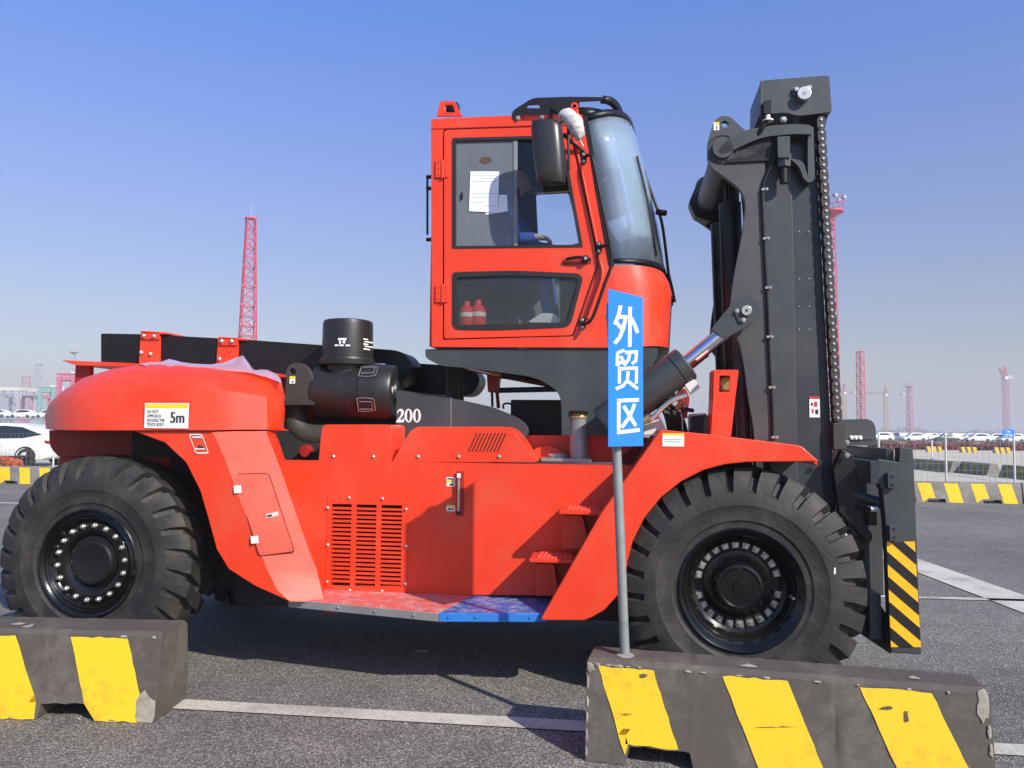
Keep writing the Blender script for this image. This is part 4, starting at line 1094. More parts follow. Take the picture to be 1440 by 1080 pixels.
# mesh behind the hood label sits proud, so give it a backing flange
# tail bracket
plate('tail_shelf', [(86, 507), (92, 506.5), (190, 511), (190, 515.5), (108, 514)], .70, .5, 'red', TR, bevel=.003)
plate('tail_post', [(106, 513), (126, 514), (126, 550), (104, 550)], .78, .05, 'darkred', TR)

# ---- long black beams and their red brackets
plate('boom_beam', rnd([(142, 469, 2), (205, 470, 0), (350, 478, 0), (450, 485, 0), (566, 493, 16), (582, 515, 14), (566, 541, 14), (536, 545, 0), (530, 575, 0), (400, 560, 0), (142, 512, 2)], 0), 1.12, .30, 'black', TR, bevel=.01)
plate('boom_beam', rnd([(420, 500, 0), (665, 516, 12), (677, 535, 12), (663, 557, 12), (420, 548, 0)], 0), 1.55, .3, 'black', TR, bevel=.01)
def bracket(x0, x1, y0, y1, s, bolts):
    b = plate('beam_bracket', rnd([(x0+1, y0, 2), (x1+1, y0+1, 2), (x1, y1, 0), (x0-2, y1, 0)], 0), 1.09, .028, 'red', TR, bevel=.003)
    plate('bracket_cap', [(x0+1, y0-1), (x1+13, y0+1.5), (x1+13, y0+4), (x0+1, y0+3)], 1.09, .42, 'red', b, bevel=.002)
    plate('bracket_flange', [(x0+1, y0+10.5), (x1, y0+11), (x1, y0+12), (x0+1, y0+11.5)], 1.08, .012, 'darkred', b, bevel=0)
    for x, y in bolts:
        p = T(x, y, 1.09); bolt('bolt', (p.x, 1.09, p.z), NV, .014, .018, 'silver', b)
bracket(197, 223, 466, 516, 1, [(202.5, 472.5), (217, 473), (199, 496), (212, 498)])
bracket(306, 333, 474.5, 512, 1, [(312, 480), (326, 480), (309, 505)])
# ---- air cleaner, rain cap and intake pipe
ca = T(447, 552, .74); cb = T(563, 551, .74); va = .88
ra = .197
c0 = T(446, 551, va); c1 = T(556, 551, va)
ac = lathe('air_cleaner', (c0.x, va, c0.z), (1, 0, 0), [(0, 0), (0, ra*.86), (.015, ra*.97), (.05, ra), (.22, ra), (.222, ra*1.012), (.234, ra*1.012), (.236, ra), (.29, ra), (.292, ra*1.014), (.30, ra*1.014), (.302, ra), (.375, ra), (.378, ra*1.03), (.395, ra*1.035), (.40, ra*1.03), (.47, ra*1.03), (c1.x-c0.x-.01, ra*1.0), (c1.x-c0.x+.01, ra*.93), (c1.x-c0.x+.012, .09), (c1.x-c0.x+.03, .08), (c1.x-c0.x+.03, 0)], 'blackplastic', TR, seg=60)
for a0 in (-.5, .75, 2.0):
    bm = bmesh.new(); d = Vector((0, -math.cos(a0), math.sin(a0))); tg = Vector((0, math.sin(a0), math.cos(a0))); c = Vector((c0.x+.40, va, c0.z))+d*(ra*1.05)
    pts = [c+tg*.05+Vector((-.02, 0, 0)), c+tg*.055+Vector((.05, 0, 0)), c+tg*.045+Vector((.105, 0, 0)), c-tg*.045+Vector((.105, 0, 0)), c-tg*.055+Vector((.05, 0, 0)), c-tg*.05+Vector((-.02, 0, 0)), c+tg*.05+Vector((-.02, 0, 0))]
    tube_bm(bm, pts, .0035, 6); pts = [c+tg*.03+Vector((.0, 0, 0))+d*.01, c+tg*.03+Vector((.09, 0, 0))+d*.012, c-tg*.03+Vector((.09, 0, 0))+d*.012, c-tg*.03+d*.01]; tube_bm(bm, pts, .004, 6)
    bm_link('clip', bm, 'silver', ac)
bm = bmesh.new(); e = c1.x+.012
p_ = T(557.5, 552, va-.12)
for q in (((-.014, .022), (.014, .022), (.016, .0), (0, -.03), (-.016, .0)),):
    bm.faces.new([bm.verts.new((e+.002, va-.12+x, c0.z+.01+z)) for x, z in q])
bm_link('cover_emblem', bm, 'white', ac, smooth=False)
rc = T(488.5, 510, va); rt_ = T(488.5, 452, va)
hh = rt_.z-rc.z
lathe('rain_cap', (rc.x, va, rc.z-.02), (0, 0, 1), [(0, .18), (.0, .205), (.03, .207), (.035, .200), (.05, .197), (.055, .186), (hh-.01, .183), (hh+.015, .178), (hh+.022, .165), (hh+.022, 0)], 'blackplastic', TR, seg=60)
cyl('cap_neck', (rc.x, va, c0.z+.05), (rc.x, va, rc.z), .15, 'blackplastic', TR, seg=40)
bm = bmesh.new(); 
def capquad(px0, py0, px1, py1):
    a = T(px0, py0, va-.18); b = T(px1, py1, va-.18)
    vs = []
    for x in (a.x, (a.x+b.x)/2, b.x):
        dy = math.sqrt(max(0, .1865**2-(x-rc.x)**2)); vs.append((x, va-dy-.0015))
    for i in range(2):
        bm.faces.new([bm.verts.new((vs[i][0], vs[i][1], b.z)), bm.verts.new((vs[i+1][0], vs[i+1][1], b.z)), bm.verts.new((vs[i+1][0], vs[i+1][1], a.z)), bm.verts.new((vs[i][0], vs[i][1], a.z))])
capquad(476, 475.5, 487, 478.5); capquad(477.5, 479.5, 480, 483.5); capquad(482.5, 479, 485.5, 483)
for x in (471, 478, 486): capquad(x, 484.5, x+5.5, 486.8)
for k, (y, w_) in enumerate(((474, 4), (477.5, 6), (481, 4), (484, 6), (488, 5))): capquad(506+k % 2, y, 506+k % 2+w_, y+1.8)
bm_link('cap_print', bm, 'white', TR, smooth=False)
pv = va
tube('intake_pipe', [T(446, 547, pv), T(432, 547, pv), T(418, 558, pv), T(414, 580, pv), T(419, 600, pv), T(436, 612, pv), T(470, 613, pv)], .094, 'pipe', TR, smooth_n=7, seg=28)
cyl('hose_clamp', T(437, 547, pv), T(440, 547, pv), .102, 'silver', TR, seg=30)
tube('elbow', [T(440, 548, pv), T(452, 540, pv)], .11, 'pipe', TR, seg=24)
plate('lifting_eye', rnd([(400, 570, 0), (402, 512, 14), (426, 509, 14), (441, 528, 12), (441, 570, 0)], 0), .70, .05, 'pipe', TR, holes=[[(411.5+4.5*math.cos(k*math.pi/6), 522.5+4.5*math.sin(k*math.pi/6)) for k in range(12)]], bevel=.006)
decal('service_label', 407.5, 529, 415, 539.5, .70, 'white', bands=[(0, 0, 1, .4, 'yellow'), (.45, .65, .7, .9, 'inkblack')])
# engine parts seen behind the intake pipe
plate('engine_bracket', [(378, 596), (450, 612), (450, 655), (385, 655)], .80, .4, 'interior_dark', TR)
plate('engine_cover', [(440, 570), (568, 570), (568, 655), (440, 655)], 1.0, .3, 'interior_dark', TR)
p = T(432, 634, .76); cyl('pulley', (p.x, .72, p.z), (p.x, .78, p.z), .045, 'darkred', TR, bevel=.004)
# ---- grey side beam with the number 200
sb = plate('side_beam', rnd([(557, 548.5, 0), (617, 555.5, 0), (690, 572, 0), (732, 589, 10), (745, 603, 8), (738, 622, 6), (557, 622, 0)], 0), .80, .10, 'mast', TR, bevel=.008, seg=3)
tube('beam_seam', [T(634, 559, .798), T(634, 612, .798)], .0025, 'zinc', sb, seg=6)
bm = bmesh.new()
NVv = .7960
def zero(cx, cy, w, h_):
    n = 28; o_ = [(cx+w*math.cos(2*math.pi*k/n), cy+h_*math.sin(2*math.pi*k/n)) for k in range(n)]; i_ = [(cx+w*.40*math.cos(2*math.pi*k/n), cy+h_*.84*math.sin(2*math.pi*k/n)) for k in range(n)]
    O_ = [bm.verts.new(T(x, y, NVv)) for x, y in o_]; I_ = [bm.verts.new(T(x, y, NVv)) for x, y in i_]
    for k in range(n): bm.faces.new((O_[k], O_[(k+1) % n], I_[(k+1) % n], I_[k]))
zero(574.5, 584.5, 5.6, 9.6); zero(586.3, 584.5, 5.6, 9.6)
two = [(558.2, 581), (559, 577.5), (562, 575), (565.5, 575.2), (568, 578), (568, 581.5), (566, 585), (562, 590.3), (566, 590.3), (568, 587.5), (569, 587.5), (567.5, 594), (557, 594), (557, 592.5), (562.5, 585.5), (564.2, 582), (564, 578.5), (562, 577.5), (560, 579.5), (559.5, 582)]
fl = [T(x, y, NVv) for x, y in two]; vv = [bm.verts.new(p) for p in fl]
for t in tessellate_polygon([[Vector((p.x, p.z, 0)) for p in fl]]): bm.faces.new([vv[i] for i in t])
bm_link('model_number', bm, 'white', TR, smooth=False)

# ---- cab platform (tilting frame)
CV = .60
pf = plate('cab_platform', rnd([(598, 491, 2), (925, 489, 0), (925, 500, 0), (905, 540, 0), (905, 612, 0), (790, 612, 0), (789, 560, 12), (780, 546, 18), (752, 530, 20), (700, 523, 10), (650, 517, 0), (618, 514, 8), (598, 503, 6)], 0), CV+.02, .08, 'mast', TR, bevel=.005)
plate('cab_platform_far', rnd([(598, 491, 2), (925, 489, 0), (905, 612, 0), (790, 612, 0), (789, 560, 12), (780, 546, 18), (752, 530, 20), (700, 523, 10), (618, 514, 8), (598, 503, 6)], 0), CV+.78, .08, 'mast', TR, bevel=.005)
a = T(600, 492, CV); b = T(925, 489, CV); box('cab_floor', (a.x, CV+.105, a.z-.04), (b.x, CV+1.15, a.z), 'mast', TR)
pl_ = T(790, 540, CV); box('dark_housing', (T(718, 565, 1.3).x, 1.3, T(718, 620, 1.3).z), (T(810, 565, 1.3).x, 1.8, T(718, 562, 1.3).z), 'black', TR, bevel=.01)
# hoses and rods below the platform
for k in range(5):
    x = 629+k*5.0
    tube('hydraulic_hose', [T(x+1, 512, .95+.04*k), T(x, 530, .93+.04*k), T(x+.5, 548, .93+.04*k), T(x+1, 575, .95+.04*k)], .014, ['pipe', 'pipe', 'pipe', 'hosebrown', 'pipe'][k], TR, smooth_n=4)
p0 = T(654, 517, 1.0); p1 = T(690, 525, 1.0); cyl('lift_rod', p0, p1, .018, 'chrome', TR); cyl('rod_sleeve', p1, T(745, 533, 1.0), .022, 'brassy', TR); cyl('rod_sleeve', T(705, 527, .98), T(780, 541, .98), .026, 'black', TR)
tube('steel_line', [T(700, 531, .95), T(745, 536, .95), T(787, 542, .95)], .006, 'hosebrown', TR)
plate('red_clevis', rnd([(684, 521, 2), (703, 521, 2), (699, 550, 3), (686, 552, 3)], 0), 1.02, .10, 'darkred', TR, bevel=.004)
tube('bluehose_line', [T(696, 549, 1.35), T(792, 547, 1.35)], .022, 'bluehose', TR)
tube('steering_hose', [T(692, 552, 1.3), T(692.5, 572, 1.3)], .010, 'black', TR); tube('steering_hose', [T(698, 540, 1.3), T(701, 574, 1.3)], .014, 'darkred', TR)
tube('pipe_loop', [T(708, 575, 1.3), T(708, 569, 1.3), T(714, 567, 1.3), T(720, 569, 1.3)], .008, 'black', TR, smooth_n=3)
a = T(868, 586, .72); cyl('cylinder_pivot', (a.x-.06, .70, a.z), (a.x-.06, .9, a.z), .13, 'black', TR, seg=32, bevel=.01)

# ---- cab
side = rnd([(606, 167, 2), (740, 161.5, 0), (819, 161, 2), (829, 215, 0), (838, 262, 0), (848, 318, 0), (856, 358, 0), (860, 385, 0), (885, 489, 0), (607, 488, 3)], 0)
door_open = rnd([(622.5, 181, 6), (800, 175, 2), (820, 262, 0), (838, 345, 0), (841, 372, 5), (806, 473, 4), (622.5, 478, 3)], 0)
cab = plate('cab_side_panel', side, CV, .05, 'red', TR, holes=[door_open], bevel=.006)
door_o = rnd([(624.5, 182.8, 6), (799, 177.2, 2), (818.3, 263, 0), (836.2, 346, 0), (839, 372, 5), (804.5, 471.5, 4), (624.5, 476, 3)], 0)
win_up = rnd([(636, 194, 2), (791, 190, 2), (820, 347, 2), (636, 349, 2)], 0)
win_lo = rnd([(636, 384, 6), (640, 382.5, 6), (725, 380.5, 20), (814, 384.5, 6), (820, 391, 6), (803, 455, 7), (795, 460, 6), (700, 464, 0), (642, 463.5, 6), (636, 458, 5)], 0)
door = plate('cab_door', door_o, CV-.006, .045, 'red', TR, holes=[win_up, win_lo], bevel=.005)
def seal(pix_o, pix_i, v, th, mt, parent, name='window_seal'):
    return plate(name, pix_o, v, th, mt, parent, holes=[pix_i], bevel=.003)
win_up_i = rnd([(641, 198, 2), (787, 194.5, 2), (814, 344, 2), (641, 346, 2)], 0)
win_lo_i = rnd([(642, 390, 5), (725, 387, 20), (812, 391, 5), (813.5, 396, 5), (798, 451, 5), (790, 454, 5), (644, 457, 5)], 0)
seal(win_up, win_up_i, CV-.012, .03, 'blackplastic', door); seal(win_lo, win_lo_i, CV-.012, .03, 'blackplastic', door)
plate('fixed_pane', [(722, 195), (787, 193.5), (815, 345), (722, 346)], CV+.016, .006, 'glass', door, bevel=0)
plate('sliding_pane', [(640, 197), (727, 195), (727, 346), (640, 347)], CV+.004, .006, 'glass_sheen', door, bevel=0)
plate('pane_edge', [(722, 195.5), (727.5, 195.5), (727.5, 346), (722, 346)], CV-.002, .012, 'interior', door, bevel=.002)
plate('pane_handle', rnd([(648, 270, 1), (650.5, 270, 1), (650.5, 280, 1), (648, 280, 1)], 0), CV-.008, .012, 'black', door, bevel=.002)
plate('pane_handle', rnd([(727.5, 262, 1), (730.5, 266, 1), (730.5, 276, 1), (727.5, 276, 1)], 0), CV-.01, .012, 'black', door, bevel=.002)
plate('lower_pane', [(640, 386), (816, 386), (800, 457), (640, 459)], CV+.004, .006, 'glass_low', door, bevel=0)
plate('window_sticker', [(683+8.5*math.cos(k*math.pi/10), 225+4.8*math.sin(k*math.pi/10)) for k in range(20)], CV+.0015, .002, 'hosebrown', door, bevel=0)
# hinges
for (x, y) in ((622, 238), (622, 413)):
    for dx, nm in ((-5, 0), (5, 1)):
        a = T(x+dx-4.2, y+12.5, CV); b = T(x+dx+4.2, y-12.5, CV)
        h = box('hinge_leaf', (a.x, CV-.014, a.z), (b.x, CV-.006, b.z), 'red', door, bevel=.002)
        for k in (-8, 0, 8):
            q = T(x+dx, y+k, CV); bolt('hinge_screw', (q.x, CV-.014, q.z), NV, .004, .003, 'darkred', h)
    a = T(x, y+13, CV-.014); b = T(x, y-13, CV-.014); cyl('hinge_pin', (a.x, CV-.016, a.z), (b.x, CV-.016, b.z), .007, 'red', door, seg=10)
# door handle
plate('handle_recess', rnd([(790, 364, 5), (832, 361, 4), (832, 371, 4), (790, 373, 5)], 0), CV-.010, .004, 'darkred', door, bevel=.002)
dh = tube('door_handle', [T(796, 364.5, CV-.03), T(812, 361.5, CV-.045), T(826, 363, CV-.04), T(829, 365, CV-.03)], .010, 'black', door, smooth_n=4)
a = T(824, 364.5, CV-.02); cyl('handle_lock', (a.x, CV-.05, a.z), (a.x, CV-.005, a.z), .022, 'black', door, seg=20, bevel=.003); cyl('key_barrel', (a.x, CV-.056, a.z), (a.x, CV-.045, a.z), .011, 'silver', door, seg=16)
# cab roof, back, floor, far side
CW = 1.35
tl = T(606, 166, CV); trr = T(819, 161, CV); bl = T(607, 488, CV)
sweep('cab_roof', [[Vector((tl.x, CV+.02, tl.z+.001)), Vector((T(740, 161, CV).x, CV+.02, T(740, 161, CV).z+.002)), Vector((trr.x, CV+.02, trr.z+.002)), Vector((trr.x+.30, CV+.22, trr.z-.05))],
                   [Vector((tl.x, CV+.2, tl.z+.03)), Vector((T(740, 161, CV).x, CV+.2, tl.z+.05)), Vector((trr.x, CV+.2, trr.z+.03)), Vector((trr.x+.36, CV+.45, trr.z-.03))],
                   [Vector((tl.x, CV+CW-.2, tl.z+.03)), Vector((T(740, 161, CV).x, CV+CW-.2, tl.z+.05)), Vector((trr.x, CV+CW-.2, trr.z+.03)), Vector((trr.x+.36, CV+CW-.45, trr.z-.03))],
                   [Vector((tl.x, CV+CW, tl.z)), Vector((T(740, 161, CV).x, CV+CW, tl.z)), Vector((trr.x, CV+CW, trr.z)), Vector((trr.x+.30, CV+CW-.2, trr.z-.05))]], 'red', ang=30)
box('cab_ceiling', (tl.x+.02, CV+.055, tl.z-.10), (trr.x-.02, CV+CW-.06, tl.z-.03), 'interior_dark', TR)
box('cab_back_wall', (tl.x+.0, CV+.052, bl.z+.01), (tl.x+.05, CV+CW-.052, tl.z-.005), 'red', TR, bevel=.004)
box('cab_back_lining', (tl.x+.052, CV+.06, bl.z+.02), (tl.x+.07, CV+CW-.06, tl.z-.11), 'interior', TR)
# trim line under the roof
plate('roof_gutter', [(607, 180.5), (745, 176), (745, 177.2), (607, 181.7)], CV-.003, .01, 'darkred', TR, bevel=0)
# far side wall with its own window opening (seen through the near glass)
fs_o = [T(x, y, CV) for x, y in [(606, 167), (819, 161), (838, 262), (860, 385), (885, 489), (607, 488)]]
def far_hole(pix): return [T(x, y, CV+CW-.05) for x, y in pix]
bm = bmesh.new()
prism_bm(bm, fs_o, [far_hole(rnd([(753, 272), (799, 269.5), (818, 352), (757, 352)], 3)), far_hole(rnd([(684, 432), (708, 431), (711, 448), (690, 450)], 2))], lambda p: (p[0], CV+CW-.05, p[2]), lambda p: (p[0], CV+CW, p[2]))
bm_link('cab_far_side', bm, 'interior_dark', TR, bevel=.003)
plate('blind_roll', [(742, 262), (802, 258), (802, 268), (742, 272)], CV+CW-.12, .04, 'brassy', TR)
# windscreen: edge line (near side) and front silhouette, bowed across the cab
EDGE = [(823, 162), (830, 205), (839, 262), (848, 318), (858, 371)]
SIL = [(887, 169), (899, 212), (913, 268), (925, 322), (934, 384)]
def bowed(e, s, n=18, vmid=CV+CW/2, pw=2.3):
    """half superellipse from the near edge across to the far edge"""
    E = T(*e, CV+.01); res = []
    # front value measured on the bulge near v = CV+.38
    S = T(*s, CV+.42)
    du = (S.x-E.x)/ (1-abs(1-(.41)/(CW/2))**pw)**(1/pw)
    zf = S.z
    for i in range(n+1):
        a = math.pi*i/n; w = -math.cos(a)
        k = (1-abs(w)**pw)**(1/pw)
        res.append(Vector((E.x+du*k, vmid+w*(CW/2-.01), E.z+(zf-E.z)*k)))
    return res
ws = [bowed(e, s) for e, s in zip(EDGE, SIL)]
def shell(name, rows, mt, th, parent=TR, **k):
    o = sweep(name, rows, mt, parent, **k); md = o.modifiers.new('s', 'SOLIDIFY'); md.thickness = th; md.offset = 0; return o
shell('windscreen', ws, 'glass_wind', .006, ang=60)
# black bands: top visor, side seal, bottom seal
def lerp_row(r1, r2, t): return [a.lerp(b, t) for a, b in zip(r1, r2)]
def offs(r, o): 
    c = Vector((sum(p.x for p in r)/len(r), CV+CW/2, 0)); return [p+Vector((p.x-c.x, p.y-c.y, 0)).normalized()*o for p in r]
shell('windscreen_top_band', [offs(ws[0], .006), offs(lerp_row(ws[0], ws[1], .22), .006)], 'black', .008, ang=60)
shell('windscreen_bottom_band', [offs(lerp_row(ws[3], ws[4], .88), .006), offs(ws[4], .006)], 'black', .01, ang=60)
shell('sun_blind', [offs(lerp_row(ws[0], ws[1], .15), -.03), offs(ws[1], -.03), offs(lerp_row(ws[1], ws[2], .62), -.03)], 'interior', .004, ang=60)
tube('blind_bar', offs(lerp_row(ws[1], ws[2], .64), -.03), .012, 'interior_dark', TR)
# A pillar dark strip beside the glass
plate('pillar_seal', [(819, 162), (826, 162), (834, 205), (843, 262), (853, 318), (864, 374), (856, 374), (846, 318), (836, 262), (827, 205)], CV-.004, .012, 'black', TR, bevel=.003)
plate('door_jamb', [(800, 176), (802, 176), (842, 352), (843, 374), (808, 474), (806, 473.5), (840.5, 373), (840, 352)], CV-.002, .004, 'darkred', TR, bevel=0)
# nose below the glass
N0 = ws[4]
NE = [(858, 373), (861, 388), (866, 408), (871, 428), (880, 462), (886, 489)]
NS = [(935, 387), (941, 398), (945.5, 414), (944, 428), (942.5, 462), (941, 491)]
nr = [bowed(e, s, pw=2.6) for e, s in zip(NE, NS)]
sweep('cab_nose', nr, 'red', ang=60)
nb = [Vector((p.x-.10*(1 if 0 < i < len(nr[-1])-1 else 0), p.y, p.z-.09)) for i, p in enumerate(nr[-1])]
sweep('nose_underside', [nr[-1], offs(nb, -.03)], 'black', ang=60)
raw('nose_floor', [tuple(p) for p in nb], [tuple(range(len(nb)))], 'black', TR)
# wipers
def onws(t, wi, o=.02):
    j = min(int(t*4), 3); r = lerp_row(ws[j], ws[j+1], t*4-j); r = offs(r, o); return r[wi]
tube('wiper_blade', [onws(.33, 5, .03), onws(.62, 5, .035), onws(.93, 5, .03)], .009, 'black', TR, smooth_n=4)
tube('wiper_arm', [T(900, 237, CV+.45)+Vector((.02, 0, 0)), T(915, 285, CV+.45)+Vector((.03, 0, 0)), T(926, 310, CV+.45)+Vector((.02, 0, 0)), T(932, 350, CV+.45)+Vector((.02, 0, 0)), T(945, 430, CV+.5)], .011, 'black', TR, smooth_n=4)
p = T(926, 299, CV+.45); cyl('wiper_joint', p+Vector((-.01, -.02, 0)), p+Vector((.05, .02, 0)), .022, 'black', TR)
tube('nose_trim', [T(939, 385, CV+.5), T(944, 405, CV+.5), T(948, 425, CV+.5)], .016, 'black', TR)
# roof guard and lights
ctr = Vector(((ws[0][0].x), CV+CW/2, 0))
rg = plate('roof_guard', rnd([(719, 169, 3), (720, 156, 6), (749, 137.5, 8), (800, 136, 0), (850, 136.5, 0), (853, 140, 0), (815, 142, 0), (813, 160, 0), (800, 170, 3), (724, 170, 3)], 0), CV+.0, .02, 'black', TR,
   holes=[rnd([(742, 147, 2), (757, 146, 2), (760, 152, 2), (740, 152, 2)], 0)], bevel=.003)
for x, y in ((728.5, 167), (762, 166)):
    p = T(x, y-.5, CV); bolt('bolt', (p.x, CV, p.z), NV, .013, .02, 'silver', TR)
def rail(y0, y1, r, name='guard_rail', xs=850, xm=877):
    e = T(xs, y0, CV+.01); s_ = T(xm, y1, CV+.42); pts = []
    for i in range(17):
        a = math.pi*i/16; w = -math.cos(a); k = (1-abs(w)**2.4)**(1/2.4)
        pts.append(Vector((e.x+(s_.x-e.x)*k*1.02, CV+CW/2+w*(CW/2-.01), e.z)))
    return pts
r1 = rail(140, 148, .02, xs=846, xm=876)
shell('guard_band', [[p+Vector((.012, 0, .026)) for p in r1], [p+Vector((-.012, 0, -.026)) for p in r1]], 'black', .014, ang=60)
r2 = rail(158, 166, .01, xs=812, xm=876)
shell('guard_band', [[p+Vector((0, 0, .035)) for p in r2], [p-Vector((0, 0, .035)) for p in r2]], 'black', .010, ang=60)
for i in (4, 7, 9, 12): 
    p = r1[i]; tube('guard_stay', [p, Vector((p.x-.01, p.y, r2[0].z))], .012, 'black', TR)
for k in range(3):
    a = T(780, 150, CV+.02); y_ = CV+.02+CW*(.25+.25*k); box('guard_bar', (a.x-.3, y_-.03, a.z-.10), (r1[8].x-.02, y_+.03, a.z-.085), 'black', TR)
# lifting eyes on the roof
p = T(808, 150, CV-.01)
bm = bmesh.new(); lathe_bm(bm, (p.x, p.y-.012, p.z), (0, 1, 0), [(0, .014), (0, .026), (.024, .026), (.024, .014), (0, .014)], 20); box_bm(bm, (p.x-.022, p.y-.01, p.z-.14), (p.x+.028, p.y+.014, p.z-.022)); bm_link('lifting_lug', bm, 'red', TR, bevel=.002)
rb = plate('rear_roof_bracket', rnd([(614, 163, 0), (619, 142, 3), (639, 142, 3), (650, 163, 0)], 0), CV+.05, .02, 'red', TR, holes=[rnd([(625, 147), (637, 147), (640, 158), (627, 158)], 2)], bevel=.002)
a = T(626, 157, CV+.09); box('work_light', (a.x, CV+.10, a.z), (a.x+.09, CV+.18, a.z+.075), 'black', rb, bevel=.01)
# antenna / rod at the cab rear
tube('rear_rod', [T(601, 250, CV+.2), T(601, 330, CV+.2)], .008, 'black', TR)
for y in (249, 265, 337): 
    p = T(602, y, CV+.2); cyl('rod_clip', (p.x-.012, p.y, p.z), (p.x+.04, p.y, p.z), .014, 'black', TR, seg=10)
# mirror
mv = CV-.34
rows_ = []
nr_ = 14
for i in range(nr_+1):
    t = i/nr_; y = 172+86*t
    e_ = min(1, math.sin(math.pi*min(1, max(0, (t+.012)/1.024)))**.30)
    xl = 745+9*t; xr = 791+6*t; cx = (xl+xr)/2; hw_ = (xr-xl)/2*(.80+.20*e_)
    row = []
    for k in range(25):
        a = 2*math.pi*k/24; sx = math.copysign(abs(math.sin(a))**.62, math.sin(a)); sy = math.copysign(abs(math.cos(a))**.8, math.cos(a))
        p = T(cx+hw_*sx, y, mv+.08); row.append(Vector((p.x, mv+.08-.075*sy*(.55+.45*e_), p.z)))
    rows_.append(row)
bm = bmesh.new(); V_ = [[bm.verts.new(p) for p in r[:-1]] for r in rows_]
for a_, b_ in zip(V_, V_[1:]):
    for i in range(24): bm.faces.new((a_[i], a_[(i+1) % 24], b_[(i+1) % 24], b_[i]))
bm.faces.new(V_[0]); bm.faces.new(V_[-1])
bm_link('mirror_housing', bm, 'mirrorblack', TR, ang=70)
tube('mirror_arm', [T(776, 160, CV-.02), T(777, 176, CV-.2), T(790, 172, mv+.05)], .010, 'black', TR)
tube('mirror_arm', [T(776, 153, CV), T(800, 171, CV-.18), T(806, 178, CV-.02)], .011, 'black', TR)
tube('mirror_arm', [T(799, 172, CV-.16), T(800, 240, CV-.22), T(792, 245, mv+.06)], .009, 'black', TR)
tube('mirror_arm', [T(793, 189, CV-.12), T(804, 200, CV-.05), T(822, 214, CV-.01)], .012, 'black', TR)
# grab rail
tube('grab_rail', [T(822, 222, CV-.01), T(828, 218, CV-.06), T(834, 226, CV-.09), T(845, 280, CV-.09), T(858, 345, CV-.09), T(859.5, 372, CV-.09), T(850, 400, CV-.09), T(836, 440, CV-.09), T(829, 452, CV-.09), T(824, 455, CV-.05), T(818, 456, CV-.01)], .011, 'black', TR, smooth_n=5)
for (x, y) in ((820.5, 222), (842, 348), (819, 455)):
    q = T(x, y, CV)
    fl_ = plate('rail_foot', rnd([(x-4, y-8, 4), (x+4, y-9, 4), (x+5, y+7, 4), (x-3, y+8, 4)], 0), CV-.016, .014, 'black', TR, bevel=.003)
    for dy in (-5, 5):
        w_ = T(x+.3*dy*.1, y+dy, CV-.016); bolt('bolt', (w_.x, CV-.016, w_.z), NV, .009, .010, 'silver', fl_)
tube('rail_stay', [T(843, 347, CV-.01), T(850, 346, CV-.05), T(857, 345, CV-.09)], .012, 'black', TR)
# pressed rib on the lower cab panel
tube('pillar_rib', [T(842, 365, CV-.002), T(847, 385, CV-.002), T(839, 412, CV-.002), T(826, 448, CV-.002)], .014, 'red', TR, smooth_n=4)
tube('pillar_rib', [T(809, 200, CV-.002), T(822, 260, CV-.002), T(840, 345, CV-.002)], .010, 'red', TR)
# seat, console, steering wheel
su = T(688, 345, CV+.6)
fz = bl.z
seat = box('driver_seat', (su.x-.28, CV+.42, fz+.40), (su.x+.26, CV+.92, fz+.54), 'seatfab', TR, bevel=.05, seg=4)
box('seat_back', (su.x-.38, CV+.44, fz+.50), (su.x-.24, CV+.90, fz+1.18), 'seatfab', seat, bevel=.05, seg=4)
box('seat_base', (su.x-.2, CV+.5, fz+.02), (su.x+.2, CV+.85, fz+.40), 'interior_dark', seat, bevel=.02)
box('console', (su.x-.1, CV+.98, fz+.02), (su.x+.5, CV+1.2, fz+.68), 'interior', TR, bevel=.03)
box('dashboard', (su.x+.68, CV+.25, fz+.02), (su.x+1.0, CV+1.1, fz+.55), 'interior', TR, bevel=.05, seg=3)
bm = bmesh.new(); ax = Vector((-.5, 0, .86)).normalized(); cst = Vector((su.x+.55, CV+.67, fz+.75)); x_, y_ = frame_axes(ax)
tube_bm(bm, [cst+(x_*math.cos(k*math.pi/12)+y_*math.sin(k*math.pi/12))*.18 for k in range(25)], .013, 8)
for k in range(3): tube_bm(bm, [cst, cst+(x_*math.cos(k*2.09)+y_*math.sin(k*2.09))*.18], .011, 8)
tube_bm(bm, [cst, cst-ax*.4], .03, 10); bm_link('steering_wheel', bm, 'interior_dark', TR)
plate('pedal_post', [(720, 438), (722, 438), (722, 462), (720, 462)], CV+.3, .02, 'interior_dark', TR); plate('pedal', [(710, 434), (728, 434), (728, 438), (710, 438)], CV+.3, .05, 'interior_dark', TR)
plate('door_grab', rnd([(768, 346, 0), (768, 341, 2), (775, 340, 2), (777, 347, 0)], 0), CV+.1, .04, 'black', TR)

